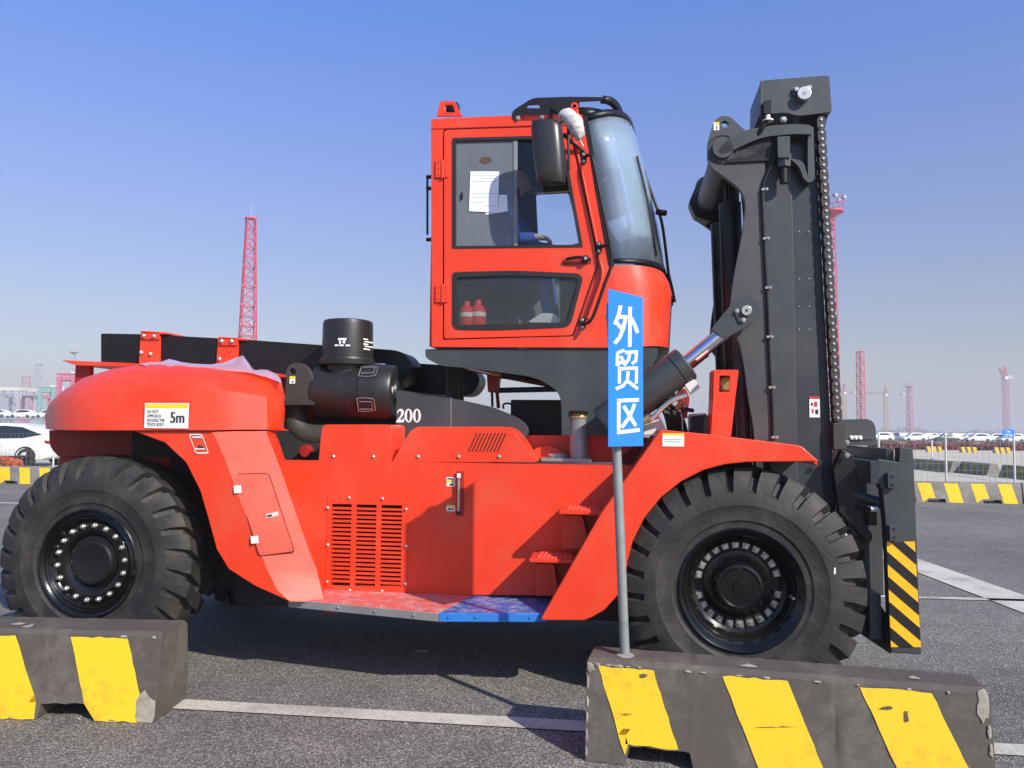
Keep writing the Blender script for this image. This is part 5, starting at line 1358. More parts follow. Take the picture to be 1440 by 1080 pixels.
# ---- running board
ZB = TZ(617, 862, .51)
zb = .51
o1 = TZ(405, 842.5, zb); o2 = TZ(616, 862.5, zb); o3 = TZ(768, 863, zb)
in1 = Vector((o1.x+.05, VP, zb)); in2 = Vector((o2.x+.10, VP, zb)); in3 = Vector((T(775, 838, VP).x+.1, VP, zb))
def board(name, P, mt, emt, th=.05):
    bm = bmesh.new(); tv = [bm.verts.new((p.x, p.y, zb)) for p in P]; bv = [bm.verts.new((p.x, p.y, zb-th)) for p in P]
    bm.faces.new(tv); bm.faces.new(bv[::-1])
    for i in range(len(P)):
        j = (i+1) % len(P); f = bm.faces.new((tv[i], bv[i], bv[j], tv[j])); f.material_index = 1
    return bm_link(name, bm, [mt, emt], TR, bevel=.004)
rbd = board('running_board', [o1, o2, in2, in1], 'red_dull', 'zinc'); bbd = board('running_board', [Vector((o2.x+.004, o2.y, zb)), o3, in3, Vector((in2.x+.004, in2.y, zb))], 'blue_board', 'blue_edge')
rbd['label'] = 'scuffed red running board with bare metal edge'; bbd['label'] = 'scuffed blue running board'
bm = bmesh.new(); 
for k in range(260):
    t = random.random(); s = random.random(); p = o1.lerp(in1, s).lerp(o2.lerp(in2, s), t)
    if k % 2: p = o2.lerp(in2, s).lerp(o3.lerp(in3, s), t)
    a = random.choice((.6, -.6)); d = Vector((math.cos(a), math.sin(a), 0))*.012; n = Vector((-d.y, d.x, 0))*.25
    bm.faces.new([bm.verts.new(q) for q in (p-d+Vector((0, 0, .003)), p+n+Vector((0, 0, .004)), p+d+Vector((0, 0, .003)), p-n+Vector((0, 0, .004)))])
tag(bm_link('tread_pattern', bm, 'zinc', TR, smooth=False), kind='stuff')
for (x, y, z_) in ((430, 846, 0), (480, 851, 0), (530, 856, 0), (583, 860, 0), (650, 863.5, 0), (713, 863.5, 0)):
    p = TZ(x, y, zb-.022); 
for t in (.1, .35, .6, .85):
    p = o1.lerp(o2, t); bolt('board_bolt', (p.x, p.y-.001, zb-.022), (-.2, -1, 0), .008, .008, 'zinc', rbd)
    p = o2.lerp(o3, t); bolt('board_bolt', (p.x, p.y-.001, zb-.022), (0, -1, 0), .008, .008, 'blue_edge', bbd)
    p = o1.lerp(o2, t)+Vector((.02, .04, 0)); bolt('board_bolt', (p.x, p.y, zb+.001), (0, 0, 1), .008, .007, 'silver', rbd)
for (x0, x1, y0_, y1_) in ((452, 476, 851, 862), (612, 628, 862, 876), (744, 752, 862, 876)):
    pbox('board_bracket', x0, x1, y0_, y1_, .30, .55, 'darkred', bevel=.003)

# ---- steps
SV = .06
def step(x0, x1, xt0, xt1, yt, yb, vn=.14):
    a = T(x0, yb, vn); b = T(x1, yb, vn); z1 = T(x0, yt, vn).z
    bk = T(xt0, yb, VP)
    bm = bmesh.new(); vs = [(a.x, vn, z1), (b.x, vn, z1), (b.x+.02, VP, z1), (T(xt0, yb, VP).x, VP, z1)]
    tv = [bm.verts.new(p) for p in vs]; bv = [bm.verts.new((p[0], p[1], a.z)) for p in vs]
    bm.faces.new(tv); bm.faces.new(bv[::-1])
    for i in range(4): bm.faces.new((tv[i], bv[i], bv[(i+1) % 4], tv[(i+1) % 4]))
    st_ = bm_link('step', bm, 'red', TR, bevel=.006)
    for r in range(3):
        n = 8
        for k in range(n):
            v = vn+.05+r*.09; u = a.x+.04+(b.x-a.x-.06)*(k+.5)/n
            bm = bmesh.new(); lathe_bm(bm, (u, v, z1), (0, 0, 1), [(0, .016), (.008, .012), (.010, .006), (.010, 0)], 8); bm_link('step_stud', bm, 'redmatte', st_)
    return st_
step(744, 808, 750, 822, 785.5, 791, .16); step(786, 848, 792, 860, 717, 723.5, .16)
# risers below the steps, with small raised studs
plate('step_riser', rnd([(753, 793, 0), (779, 793, 0), (783, 818, 6), (786, 838, 0), (753, 838, 0)], 0), VP-.13, .12, 'red', TR, bevel=.004)
plate('step_riser', rnd([(790, 725, 0), (819, 725, 6), (824, 745, 8), (826, 772, 0), (790, 772, 0)], 0), VP-.13, .12, 'red', TR, bevel=.004)
bm = bmesh.new()
for (x0, x1, y0_, y1_, sl) in ((706, 752, 797, 836, -1), (746, 798, 728, 766, -1)):
    for j in range(7):
        for i in range(8):
            x = x1-i*7-j*0; y = y0_+j*6.2
            if x < x1-8-j*6.2*.9: continue
            p = T(x, y, VP-.001); 
            lathe_bm(bm, (p.x, VP-.0005, p.z), (0, -1, 0), [(0, .008), (.004, .004), (.005, 0)], 6)
tag(bm_link('wall_studs', bm, 'redmatte', TR), kind='stuff')

# ---- front fender with stringer
ff = [(929, 604), (1000, 611), (1122, 626), (1128, 628), (1152, 649), (1050, 650), (1020, 653), (990, 661), (958, 677), (930, 699), (907, 727), (890, 760), (882, 790), (880, 812), (868, 838), (850, 858), (832, 868.5), (822, 872.5), (762, 872.5), (761, 869), (845, 722)]
fn = plate('front_fender', ff, -.02, .05, 'red', TR, bevel=.008)
# return flange (depth) along the stringer and a deck over the wheel
fl2 = [T(x, y, -.02) for x, y in ((929, 604), (845, 722), (761, 869))]
def ribbon(name, pts, v0, v1, th, mt, **k):
    bm = bmesh.new(); A_ = []; 
    for p in pts: A_.append([bm.verts.new((p.x, v0, p.z)), bm.verts.new((p.x, v1, p.z)), bm.verts.new((p.x+th[0], v1, p.z+th[1])), bm.verts.new((p.x+th[0], v0, p.z+th[1]))])
    for a_, b_ in zip(A_, A_[1:]):
        for i in range(4): bm.faces.new((a_[i], a_[(i+1) % 4], b_[(i+1) % 4], b_[i]))
    bm.faces.new(A_[0]); bm.faces.new(A_[-1])
    return bm_link(name, bm, mt, TR, **k)
ribbon('stringer_flange', fl2, .032, .16, (.03, -.02), 'red')
ribbon('fender_deck', [T(x, y, -.02) for x, y in ((929, 604), (1000, 611), (1122, 626), (1128, 628), (1152, 649))], .032, .85, (0, -.025), 'red')
arch = [T(x, y, -.02) for x, y in [(1050, 650), (1020, 653), (990, 661), (958, 677), (930, 699), (907, 727), (890, 760), (882, 790), (880, 812), (868, 838)]]
ribbon('wheel_arch_liner', arch, .034, .85, (-.012, .012), 'grille_back')
plate('inner_fender', [(905, 615), (1060, 640), (1000, 660), (930, 700), (890, 770), (878, 850), (850, 850), (850, 660)], .86, .03, 'darkred', TR)
# slanted inner stringer behind
plate('inner_stringer', [(915, 612), (935, 612), (800, 838), (780, 838)], VP-.05, .045, 'darkred', TR)
decal('white_label', 931.5, 609, 962, 628, -.021, 'white', bands=[(0, 0, 1, .16, 'yellow'), (.1, .45, .9, .5, 'greyink'), (.1, .62, .8, .67, 'greyink')])
# red front post with lamp opening
post = plate('lamp_post_bracket', rnd([(1004, 520, 3), (1039, 520, 3), (1034, 560, 2), (1028, 614, 0), (1000, 611, 0), (1003, 555, 0)], 0), .20, .03, 'red', TR, holes=[rnd([(1012, 528), (1027, 528), (1026, 551), (1011, 551)], 2)], bevel=.004)
ribbon('bracket_side', [T(1003, 520, .2), T(1002, 560, .2), T(999, 612, .2)], .232, .42, (.012, 0), 'red')
ribbon('bracket_top', [T(1004, 521, .2), T(1038, 521, .2)], .232, .42, (0, -.012), 'red')
p = T(1021, 540, .34); cyl('lamp_body', (p.x, .30, p.z), (p.x, .38, p.z), .045, 'brassy', TR, bevel=.01)

# ---- things at the foot of the tilt cylinder
plate('white_manifold', rnd([(963, 541), (976, 533), (985, 545), (972, 555)], 2), .34, .06, 'offwhite', TR)
tube('manifold_stem', [T(960, 534, .40), T(968, 542, .38)], .014, 'black', TR)
tube('steel_pipe', [T(905, 592, .33), T(915, 590, .33), T(940, 566, .33), T(966, 556, .33)], .017, 'silver', TR, smooth_n=3)
cyl('pipe_nut', T(903, 594, .33), T(914, 588, .33), .024, 'brassy', TR, seg=6)
plate('red_plate', rnd([(950, 547, 4), (964, 546, 4), (970, 560, 3), (966, 588, 3), (958, 588, 0)], 0), .62, .04, 'darkred', TR)
for k in range(9):
    x = 928+k*3; y = 570+k % 3*3
    tube('hydraulic_hose', [T(x-18, y-6, .7), T(x-2, y, .62), T(x+8, y+14, .6), T(x+14, 612, .62)], .013, 'black' if k % 3 else 'interior_dark', TR, smooth_n=4)
for k in range(12):
    p = T(945+random.uniform(-12, 20), 562+random.uniform(-12, 18), .40); q = p+Vector((random.uniform(-.05, .05), random.uniform(-.04, .0), random.uniform(-.05, .05)))
    cyl('hose_fitting', p, q, .014, random.choice(('silver', 'brassy', 'black')), TR, seg=6)
tube('thin_pipe', [T(947, 582, .5), T(953, 578, .5), T(959, 586, .5), T(960, 606, .5)], .006, 'silver', TR, smooth_n=4)
plate('valve_block', rnd([(972, 582), (992, 581), (1000, 590), (1000, 612), (972, 612)], 2), .45, .25, 'black', TR, bevel=.01)
tube('valve_pipe', [T(964, 588, .44), T(975, 584, .44), T(990, 583, .44)], .006, 'silver', TR, smooth_n=3)
plate('tank_top', [(905, 580), (928, 586), (940, 610), (905, 612)], .5, .3, 'offwhite', TR)

# ---- tilt cylinder
TVv = .42
k0 = T(857, 590, TVv); k1 = T(966, 510, TVv)
dcy = (k1-k0).normalized(); Lb = (k1-k0).length
k0b = k0-dcy*.05
lathe('tilt_cylinder', k0b, dcy, [(0, 0), (0, .105), (.02, .113), (Lb-.035, .113), (Lb-.034, .110), (Lb-.028, .110), (Lb-.027, .116), (Lb+.035, .116), (Lb+.045, .108), (Lb+.05, 0)], 'mast', TR, seg=40)
k2 = T(1020, 466, TVv); cyl('cylinder_rod', k1, k2, .048, 'chrome', TR, seg=30)
cl = plate('rod_clevis', rnd([(1001, 462, 6), (1031, 424, 22), (1048, 414, 24), (1068, 422, 24), (1070, 445, 20), (1056, 456, 10), (1018, 477, 6)], 0, 6), TVv-.07, .14, 'mast', TR, bevel=.008)
p = T(1049, 437.5, TVv-.07)
cyl('clevis_pin', (p.x, TVv-.10, p.z), (p.x, TVv+.3, p.z), .032, 'silver', TR, seg=28, bevel=.004)
cyl('pin_hole', (p.x, TVv-.1015, p.z), (p.x, TVv-.095, p.z), .009, 'interior_dark', cl, seg=12)
plate('pin_lock_plate', rnd([(1032, 437), (1037, 432), (1046, 446), (1040, 455)], 2), TVv-.08, .012, 'mast', cl, bevel=.002)
for x, y in ((1036.5, 437.5), (1045.5, 450)):
    q = T(x, y, TVv-.08); bolt('bolt', (q.x, TVv-.08, q.z), NV, .012, .014, 'silver', cl)
lathe('far_tilt_cylinder', k0b+Vector((0, 1.3, 0)), dcy, [(0, 0), (0, .125), (Lb, .125), (Lb+.05, 0)], 'mast', TR, seg=30)
cyl('far_cylinder_rod', k1+Vector((0, 1.3, 0)), k2+Vector((0, 1.3, 0)), .048, 'chrome', TR)

# ---- mast
MV = .56
gus = rnd([(996, 196, 4), (1003, 172, 6), (1012, 163, 8), (1026, 163, 8), (1044, 180, 0), (1075, 205, 0), (1076, 250, 0), (1074, 270, 0), (1077, 345, 0), (1082, 420, 0), (1088, 520, 0), (1091, 640, 0), (1062, 640, 0), (1060, 600, 20), (1052, 560, 30), (1046, 510, 30), (1040, 480, 10), (1025, 460, 0), (1030, 400, 40), (1044, 330, 30), (1050, 285, 30), (1042, 266, 20), (1020, 249, 10), (1000, 236, 10), (995, 222, 3)], 0, 6)
hol = [(1019.5+5.2*math.cos(k*math.pi/8), 174.5+5*math.sin(k*math.pi/8)) for k in range(16)]
gs = plate('mast_gusset', gus, MV, .05, 'gusset', TR, holes=[hol], bevel=.006)
bm = bmesh.new(); fo = [T(x, y, MV) for x, y in gus]; fh = [T(x, y, MV) for x, y in hol]
prism_bm(bm, fo, [fh], lambda p: (p[0], MV+1.25, p[2]), lambda p: (p[0], MV+1.30, p[2])); bm_link('far_mast_gusset', bm, 'black', TR, bevel=.005)
decal('lug_label', 1003.5, 172, 1011.5, 183, MV, 'white', bands=[(.2, 0, 1, .35, 'yellow'), (.45, .5, .65, .9, 'inkblack')])
def mcol(name, pl, v, th, mt, **k): return plate(name, pl, v, th, mt, TR, **k)
mcol('outer_mast', [(1058, 196), (1113, 194), (1125, 775), (1088, 775)], MV+.055, .24, 'mast', bevel=.008)
mcol('middle_mast', [(1111, 188), (1139, 188), (1162, 775), (1118, 775)], MV+.075, .22, 'mast_shade', bevel=.008)
mcol('inner_mast', [(1136, 170), (1146, 170), (1178, 775), (1158, 775)], MV+.10, .20, 'mast', bevel=.010)
# far side masts
def fcol(name, pix, v0, v1, mt):
    bm = bmesh.new(); pp = [T(x, y, MV) for x, y in pix]; prism_bm(bm, pp, None, lambda p: (p[0], v0, p[2]), lambda p: (p[0], v1, p[2])); return bm_link(name, bm, mt, TR, bevel=.006)
fcol('far_outer_mast', [(1058, 196), (1146, 190), (1178, 775), (1088, 775)], MV+1.02, MV+1.245, 'mast')
# cross members and lift cylinders between the masts
for (x, y, r_, nm) in ((1022, 215, .098, 'cross_tube'),):
    p = T(x, y, MV); cyl(nm, (p.x, MV+.05, p.z), (p.x, MV+1.25, p.z), r_, 'mast', TR, seg=32)
lathe('lug_boss', (T(1016, 210, MV).x, MV, T(1016, 210, MV).z), (0, -1, 0), [(0, .10), (.004, .10), (.010, .092), (.004, .084), (.004, .07), (.03, .066), (.03, 0)], 'gusset', TR, seg=36)
pfar = T(1022, 215, MV)
cyl('cross_tube_collar', (pfar.x, MV+1.10, pfar.z), (pfar.x, MV+1.27, pfar.z), .16, 'black', TR, seg=8, bevel=.02)
tube('grey_lift_tube', [T(1040, 470, .74), T(1047, 645, .74)], .046, 'mast', TR, seg=20)
for (x, v, r_) in ((1052, .95, .075), (1052, 1.5, .075)):
    a = T(x-2, 262, MV); b = T(x+18, 775, MV)
    cyl('lift_cylinder', (b.x-.06, v, b.z), (a.x-.06, v, a.z), r_, 'black', TR, seg=28)
    cyl('lift_rod', (b.x+.02, v-.02, b.z), (a.x+.02, v-.02, a.z+.2), .028, 'chrome' if v < 1 else 'mast', TR, seg=20)
for y, w in ((228, .10), (330, .06), (470, .06), (600, .08)):
    a = T(1085, y, MV); box('mast_crossbar', (a.x-.02, MV+.30, a.z-w), (a.x+.22, MV+1.02, a.z+w), 'black', TR, bevel=.006)
tube('tilt_hose', [T(1058, 520, .9), T(1048, 560, .85), T(1042, 590, .8), T(1038, 620, .8)], .018, 'black', TR, smooth_n=4)
p = T(1024, 243, .9); cyl('hose_union', (p.x-.05, .85, p.z-.03), (p.x+.06, .85, p.z-.03), .05, 'black', TR, seg=8); 
for k in range(3):
    tube('lift_hose', [T(1020+k*5, 252, .95), T(1024+k*5, 330, .98), T(1026+k*6, 440, 1.0), T(1030+k*6, 600, 1.0)], .017, 'black', TR, smooth_n=3)
# upper arm band, hook, block and bolt
band = rnd([(1010, 212, 0), (1018, 200, 10), (1040, 185, 16), (1075, 177, 16), (1120, 174, 8), (1140, 176, 2), (1141, 189, 0), (1120, 188, 8), (1075, 192, 14), (1045, 204, 14), (1024, 215, 4), (1014, 217, 0)], 0)
mcol('arm_band', band, MV-.03, .10, 'mast', bevel=.006)
mcol('arm_web', rnd([(1022, 216, 0), (1045, 202, 10), (1075, 192, 8), (1084, 192, 0), (1084, 222, 0), (1022, 226, 0)], 0), MV+.0, .05, 'black', bevel=.004)
mcol('arm_rib', [(1021, 224), (1082, 222), (1082, 226), (1021, 229)], MV-.014, .03, 'black', bevel=.003)
mcol('chain_hook', rnd([(1136, 178, 0), (1144, 178, 0), (1146, 252, 4), (1138, 258, 6), (1130, 252, 6), (1124, 234, 14), (1112, 224, 6), (1109, 222, 0), (1130, 226, 14), (1135, 246, 4), (1136, 246, 0)], 0), MV-.01, .07, 'mast', bevel=.005)
mcol('stop_block', [(1093, 192), (1111, 191), (1111, 222), (1094, 222)], MV-.06, .11, 'mast', bevel=.004)
q = T(1102, 226, MV-.01); cyl('stop_nut', (q.x, MV-.01, q.z-.045), (q.x, MV-.01, q.z+.015), .045, 'mast', TR, seg=6); cyl('stop_bolt', (q.x, MV-.01, q.z-.15), (q.x, MV-.01, q.z-.04), .026, 'black', TR, seg=16)
# mast head block
hb_ = plate('mast_head', rnd([(1069, 116, 3), (1073, 113, 3), (1150, 107, 0), (1166, 106, 3), (1170, 157, 3), (1140, 161, 6), (1122, 163, 6), (1105, 158, 6), (1082, 160, 2), (1068, 162, 0)], 0), MV+.02, .42, 'mast', TR, bevel=.008)
a = T(1073, 160, MV+.02); b = T(1170, 110, MV+.02)
fcol('mast_head_far', [(1069, 116), (1166, 106), (1170, 157), (1068, 162)], MV+.86, MV+1.28, 'mast')
box('mast_head_bridge', (a.x+.04, MV+.44, a.z+.03), (b.x-.03, MV+.86, b.z-.03), 'mast', TR, bevel=.01)
mcol('head_plate', rnd([(1069, 115), (1070, 113), (1072, 113), (1072, 163), (1069, 163)], 0), MV+.0, .02, 'mast', bevel=.003)
p = T(1129, 135, MV+.02); cyl('head_pin', (p.x, MV-.03, p.z), (p.x, MV+.02, p.z), .045, 'silver', TR, seg=32, bevel=.005); cyl('pin_centre', (p.x, MV-.033, p.z), (p.x, MV-.028, p.z), .012, 'zinc', TR, seg=12)
for x, y in ((1119, 127.5), (1137, 125)):
    q = T(x, y, MV+.02); bolt('bolt', (q.x, MV+.02, q.z), NV, .017, .03, 'silver', TR)
mcol('lock_plate', rnd([(1113, 124), (1143, 121), (1144, 132), (1115, 135)], 3), MV+.008, .014, 'mast', bevel=.002)
mcol('sensor_bracket', [(1074, 142), (1085, 140), (1085, 160), (1074, 160)], MV-.03, .05, 'black', bevel=.003)
p = T(1080, 168, MV-.04); bm = bmesh.new(); lathe_bm(bm, p+Vector((0, 0, -.012)), (0, 0, 1), [(0, .034), (.008, .034), (.016, .016), (.04, .014), (.045, 0)], 16); bm_link('sensor', bm, 'white', TR)
tube('sensor_cable', [T(1078, 170, MV-.04), T(1072, 180, MV-.04), T(1066, 190, MV-.02)], .014, 'black', TR, smooth_n=3)
p = T(1101, 170, MV); bolt('bolt', (p.x, MV-.02, p.z), NV, .016, .02, 'silver', TR)
cyl('chain_wheel', (T(1150, 150, MV).x, MV+.10, T(1150, 158, MV).z), (T(1150, 150, MV).x, MV+.25, T(1150, 158, MV).z), .08, 'black', TR, seg=30)
# hose line on the mast face with clips
tube('mast_line', [T(x, y, MV-.012) for x, y in ((1098, 192), (1096, 206), (1083, 235), (1073, 262), (1073, 300), (1075, 340), (1078, 400), (1080, 440), (1083, 520), (1086, 570), (1087, 618))], .009, 'black', TR, smooth_n=4)
for (x, y) in ((1073, 267), (1075, 336), (1078, 405), (1080, 474), (1083, 545), (1087, 615)):
    q = T(x+2, y, MV-.01); cl_ = box('line_clip', (q.x-.02, MV-.025, q.z-.008), (q.x+.018, MV-.002, q.z+.008), 'zinc', TR, bevel=.002); bolt('clip_bolt', (q.x+.012, MV-.025, q.z), NV, .008, .01, 'silver', cl_)
decal('mast_label', 1138, 557.5, 1153, 587, MV+.072, 'white', bands=[(0, 0, 1, .12, 'redprint'), (.15, .3, .35, .45, 'inkblack'), (.45, .25, .75, .5, 'redprint'), (.2, .6, .4, .8, 'redprint'), (.55, .62, .85, .85, 'inkblack')])
# small bolt heads on the mast
for (x, y) in ((1124, 326), (1137, 326), (1124, 392), (1138, 392), (1124, 431), (1138, 431), (1124, 463), (1138, 463)):
    q = T(x, y, MV+.075); cyl('rivet', (q.x, MV+.070, q.z), (q.x, MV+.076, q.z), .005, 'zinc', TR, seg=8)
# lift chain: leaf chain of plates and pins
chv = MV+.02
chain = empty('lift_chain', (0, 0, 0)); chain.parent = TR
ct = T(1155, 168, chv); cb_ = T(1179, 597, chv)
nlk = 46; dch = (cb_-ct)/nlk; ln = dch.length
ang_ = math.atan2(dch.x, -dch.z)
def link_mesh(wide):
    bm = bmesh.new(); hw = .026 if wide else .021; n = 6; pts = []
    for i in range(n+1): a = math.pi*i/n; pts.append((hw*math.cos(a), ln*.5+hw*.9*math.sin(a)))
    for i in range(n+1): a = math.pi+math.pi*i/n; pts.append((hw*math.cos(a), -ln*.5+hw*.9*math.sin(a)))
    for i, v0 in enumerate((0, .022, .044, .066)):
        o_ = 0 if wide else .011
        prism_bm(bm, [Vector((x, 0, z)) for x, z in pts], None, lambda p: (p[0], v0+o_, p[2]), lambda p: (p[0], v0+o_+.009, p[2]))
    if wide:
        for z in (-ln/2, ln/2): cyl_bm(bm, (0, -.006, z), (0, .10, z), .009, seg=8, mi=1)
    bmesh.ops.recalc_face_normals(bm, faces=bm.faces[:])
    me = bpy.data.meshes.new('chain_link'); bm.to_mesh(me); bm.free(); me.materials.append(M['pipe']); me.materials.append(M['silver']); return me
lm = [link_mesh(True), link_mesh(False)]
for k in range(nlk):
    o = bpy.data.objects.new('chain_link', lm[k % 2]); COL.objects.link(o); o.parent = chain
    o.location = ct+dch*(k+.5); o.rotation_euler = (0, -ang_, 0)
p = cb_; box('chain_anchor', (p.x-.035, chv-.01, p.z-.16), (p.x+.045, chv+.10, p.z+.01), 'pipe', chain, bevel=.006)
cyl('anchor_bolt', (p.x, chv+.04, p.z-.32), (p.x, chv+.04, p.z-.15), .022, 'zinc', chain, seg=14)

# ---- carriage and fork frame
def mat_plate(name, pix, v, th, mt, **k): return plate(name, pix, v, th, mt, TR, **k)
KV = .36
cf = mat_plate('fork_carriage', [(1234, 645), (1264, 650), (1265, 629), (1284, 629.5), (1287, 690), (1291, 800), (1296, 921), (1254, 918), (1249, 790), (1246, 740), (1241, 690), (1236, 680)], KV, .09, 'mast', bevel=.006)
# hazard striped sheet
hz0, hz1 = 762, 910
bm = bmesh.new(); hv = KV-.0035
A0, A1, B1, B0 = T(1247, 762, hv), T(1286.5, 761.5, hv), T(1295, 910, hv), T(1253, 910, hv)
bm.faces.new([bm.verts.new(p) for p in (A0, A1, B1, B0)]).material_index = 0
def qd(s, t): 
    a = A0.lerp(A1, s); b = B0.lerp(B1, s); p = a.lerp(b, t); return Vector((p.x, hv-.002, p.z))
per = .24; sl_ = .25
k = -2
t0 = .09-.24*2
while t0 < 1.1:
    c = [(0, t0), (1, t0+sl_), (1, t0+sl_+per*.5), (0, t0+per*.5)]
    # clip against t in 0..1 (convex)
    def clip(poly, lim, keep):
        out_ = []
        for i in range(len(poly)):
            a_, b_ = poly[i-1], poly[i]; ia = keep(a_[1]); ib = keep(b_[1])
            if ia != ib:
                f = (lim-a_[1])/(b_[1]-a_[1]); out_.append((a_[0]+(b_[0]-a_[0])*f, lim))
            if ib: out_.append(b_)
        return out_
    c = clip(c, 0.0, lambda q: q >= 0)
    if c: c = clip(c, 1.0, lambda q: q <= 1)
    if len(c) > 2:
        f = bm.faces.new([bm.verts.new(qd(s, t)) for s, t in c]); f.material_index = 1
    t0 += per
me = bpy.data.meshes.new('hazard_stripes'); bm.to_mesh(me); bm.free(); link('hazard_stripes', me, ['hazyellow', 'hazblack'], cf, smooth=False)
for (x, y) in ((1254, 676), (1256.5, 750)):
    s_ = mat_plate('stop_bracket', [(x-6, y-11), (x+6, y-12), (x+7, y+11), (x-5, y+11)], KV-.04, .04, 'mast', bevel=.004)
    for dy in (-5.5, 6):
        q = T(x+.5, y+dy, KV-.04); cyl('bolt_hole', (q.x, KV-.0415, q.z), (q.x, KV-.036, q.z), .010, 'hazblack', cf, seg=12)
# cross plates reaching to the far side
def xplate(name, px, py0, py1, v0, v1, w, mt='mast'):
    a = T(px, py0, KV); b = T(px, py1, KV); return box(name, (a.x-w, v0, b.z), (a.x, v1, a.z), mt, TR, bevel=.006)
xplate('upper_cross_plate', 1238, 648, 681, KV+.0, 2.0, .06, 'mast_shade')  # darkened paint puts the shade of the rear faces into the colour
xplate('upper_cross_bar', 1262, 631, 650, KV+.06, 2.0, .05, 'mast_shade')
xplate('lower_cross_plate', 1246, 840, 905, KV+.09, 2.0, .07)
xplate('middle_cross_bar', 1240, 722, 742, KV+.09, 2.0, .05, 'black')
for v in (.75, 1.5, 1.9):
    a = T(1236, 660, KV); b = T(1252, 900, KV); box('fork_shank', (a.x-.02, v, b.z), (a.x+.10, v+.16, a.z), 'mast', TR, bevel=.006)
mat_plate('inner_carriage_plate', [(1208, 676), (1241, 682), (1242, 838), (1219, 832)], .62, .06, 'gusset', bevel=.004)
mat_plate('carriage_arm', [(1184, 632), (1200, 640), (1214, 700), (1216, 760), (1180, 720), (1172, 660)], .50, .08, 'black', bevel=.006)
mat_plate('carriage_foot', [(1215, 858), (1222, 835), (1238, 850), (1250, 868), (1254, 921), (1212, 893)], .50, .10, 'black', bevel=.006)
tube('side_shift_cylinder', [T(1186, 692, .55), T(1240, 708, .48)], .035, 'mast', TR, seg=16)
tube('carriage_hose', [T(1190, 700, .6), T(1205, 712, .5), T(1222, 716, .45), T(1230, 717, .45)], .010, 'black', TR, smooth_n=4)
p = T(1229, 716, .42); cyl('hose_fitting', (p.x-.02, .42, p.z), (p.x+.02, .42, p.z), .018, 'silver', TR, seg=6)
for (x, y) in ((1180, 715), (1198, 735), (1202, 745), (1204, 760), (1188, 712), (1210, 752)):
    p = T(x, y, .6); cyl('carriage_roller', (p.x, .52, p.z), (p.x, .64, p.z), .05, 'blackgloss', TR, seg=18, bevel=.006)
for y in (622, 640): 
    q = T(1189, y, .5); bolt('bolt', (q.x, .47, q.z), NV, .013, .02, 'silver', TR)
# lamp housing behind the chain foot
lh = mat_plate('load_housing', rnd([(1182, 590, 2), (1224, 589, 8), (1231, 598, 6), (1233, 626, 0), (1182, 626, 0)], 0), 1.15, .5, 'mast', bevel=.008)
mat_plate('housing_band', [(1183, 605), (1227, 604), (1228, 618), (1183, 619)], 1.142, .01, 'gusset', bevel=.002)
for x in (1197.5, 1203.5, 1209.5):
    q = T(x, 615.5, 1.14); bolt('bolt', (q.x, 1.142, q.z), NV, .013, .012, 'white', lh)

# ================================================================= LOOSE THINGS ON AND IN THE TRUCK
def world_plate(name, pix, v, th, mt, label, cat, group=None, **k):
    o = plate(name, pix, v, th, mt, None, **k); o.matrix_world = Matrix.Translation((O.x, O.y, 0)) @ Matrix.Rotation(YAW, 4, 'Z')
    return tag(o, label, cat, group)
def tw(o, label, cat, group=None):
    o.matrix_world = Matrix.Translation((O.x, O.y, 0)) @ Matrix.Rotation(YAW, 4, 'Z'); return tag(o, label, cat, group)
# paper sheet and smaller slip taped inside the sliding pane
bm = bmesh.new()
mts = ['paper', 'greyink']
def ppoly(pix, v, mi): bm.faces.new([bm.verts.new(T(x, y, v)) for x, y in pix]).material_index = mi
ppoly([(661.5, 241), (702, 241), (700, 299), (659.5, 297)], CV-.001, 0)
for (y, x0, x1) in ((247, 665, 699), (251, 680, 698), (255, 665, 699), (272, 664, 699), (277, 664, 690), (284, 664, 680), (289, 680, 697)):
    ppoly([(x0, y), (x1, y), (x1, y+.5), (x0, y+.5)], CV-.0018, 1)
me = bpy.data.meshes.new('paper_sheet'); bm.to_mesh(me); bm.free(); o = link('paper_sheet', me, mts, None, smooth=False); tw(o, 'white printed paper sheet taped to the sliding window of the cab door', 'paper')
md = o.modifiers.new('s', 'SOLIDIFY'); md.thickness = .0006
world_plate('paper_slip', [(702, 274), (713, 274), (714, 297), (683, 302), (683, 299), (700, 299)], CV+.0015, .0012, 'plastic_film' if False else 'paper', 'small pale slip behind the lower corner of the taped paper sheet', 'paper', bevel=0)
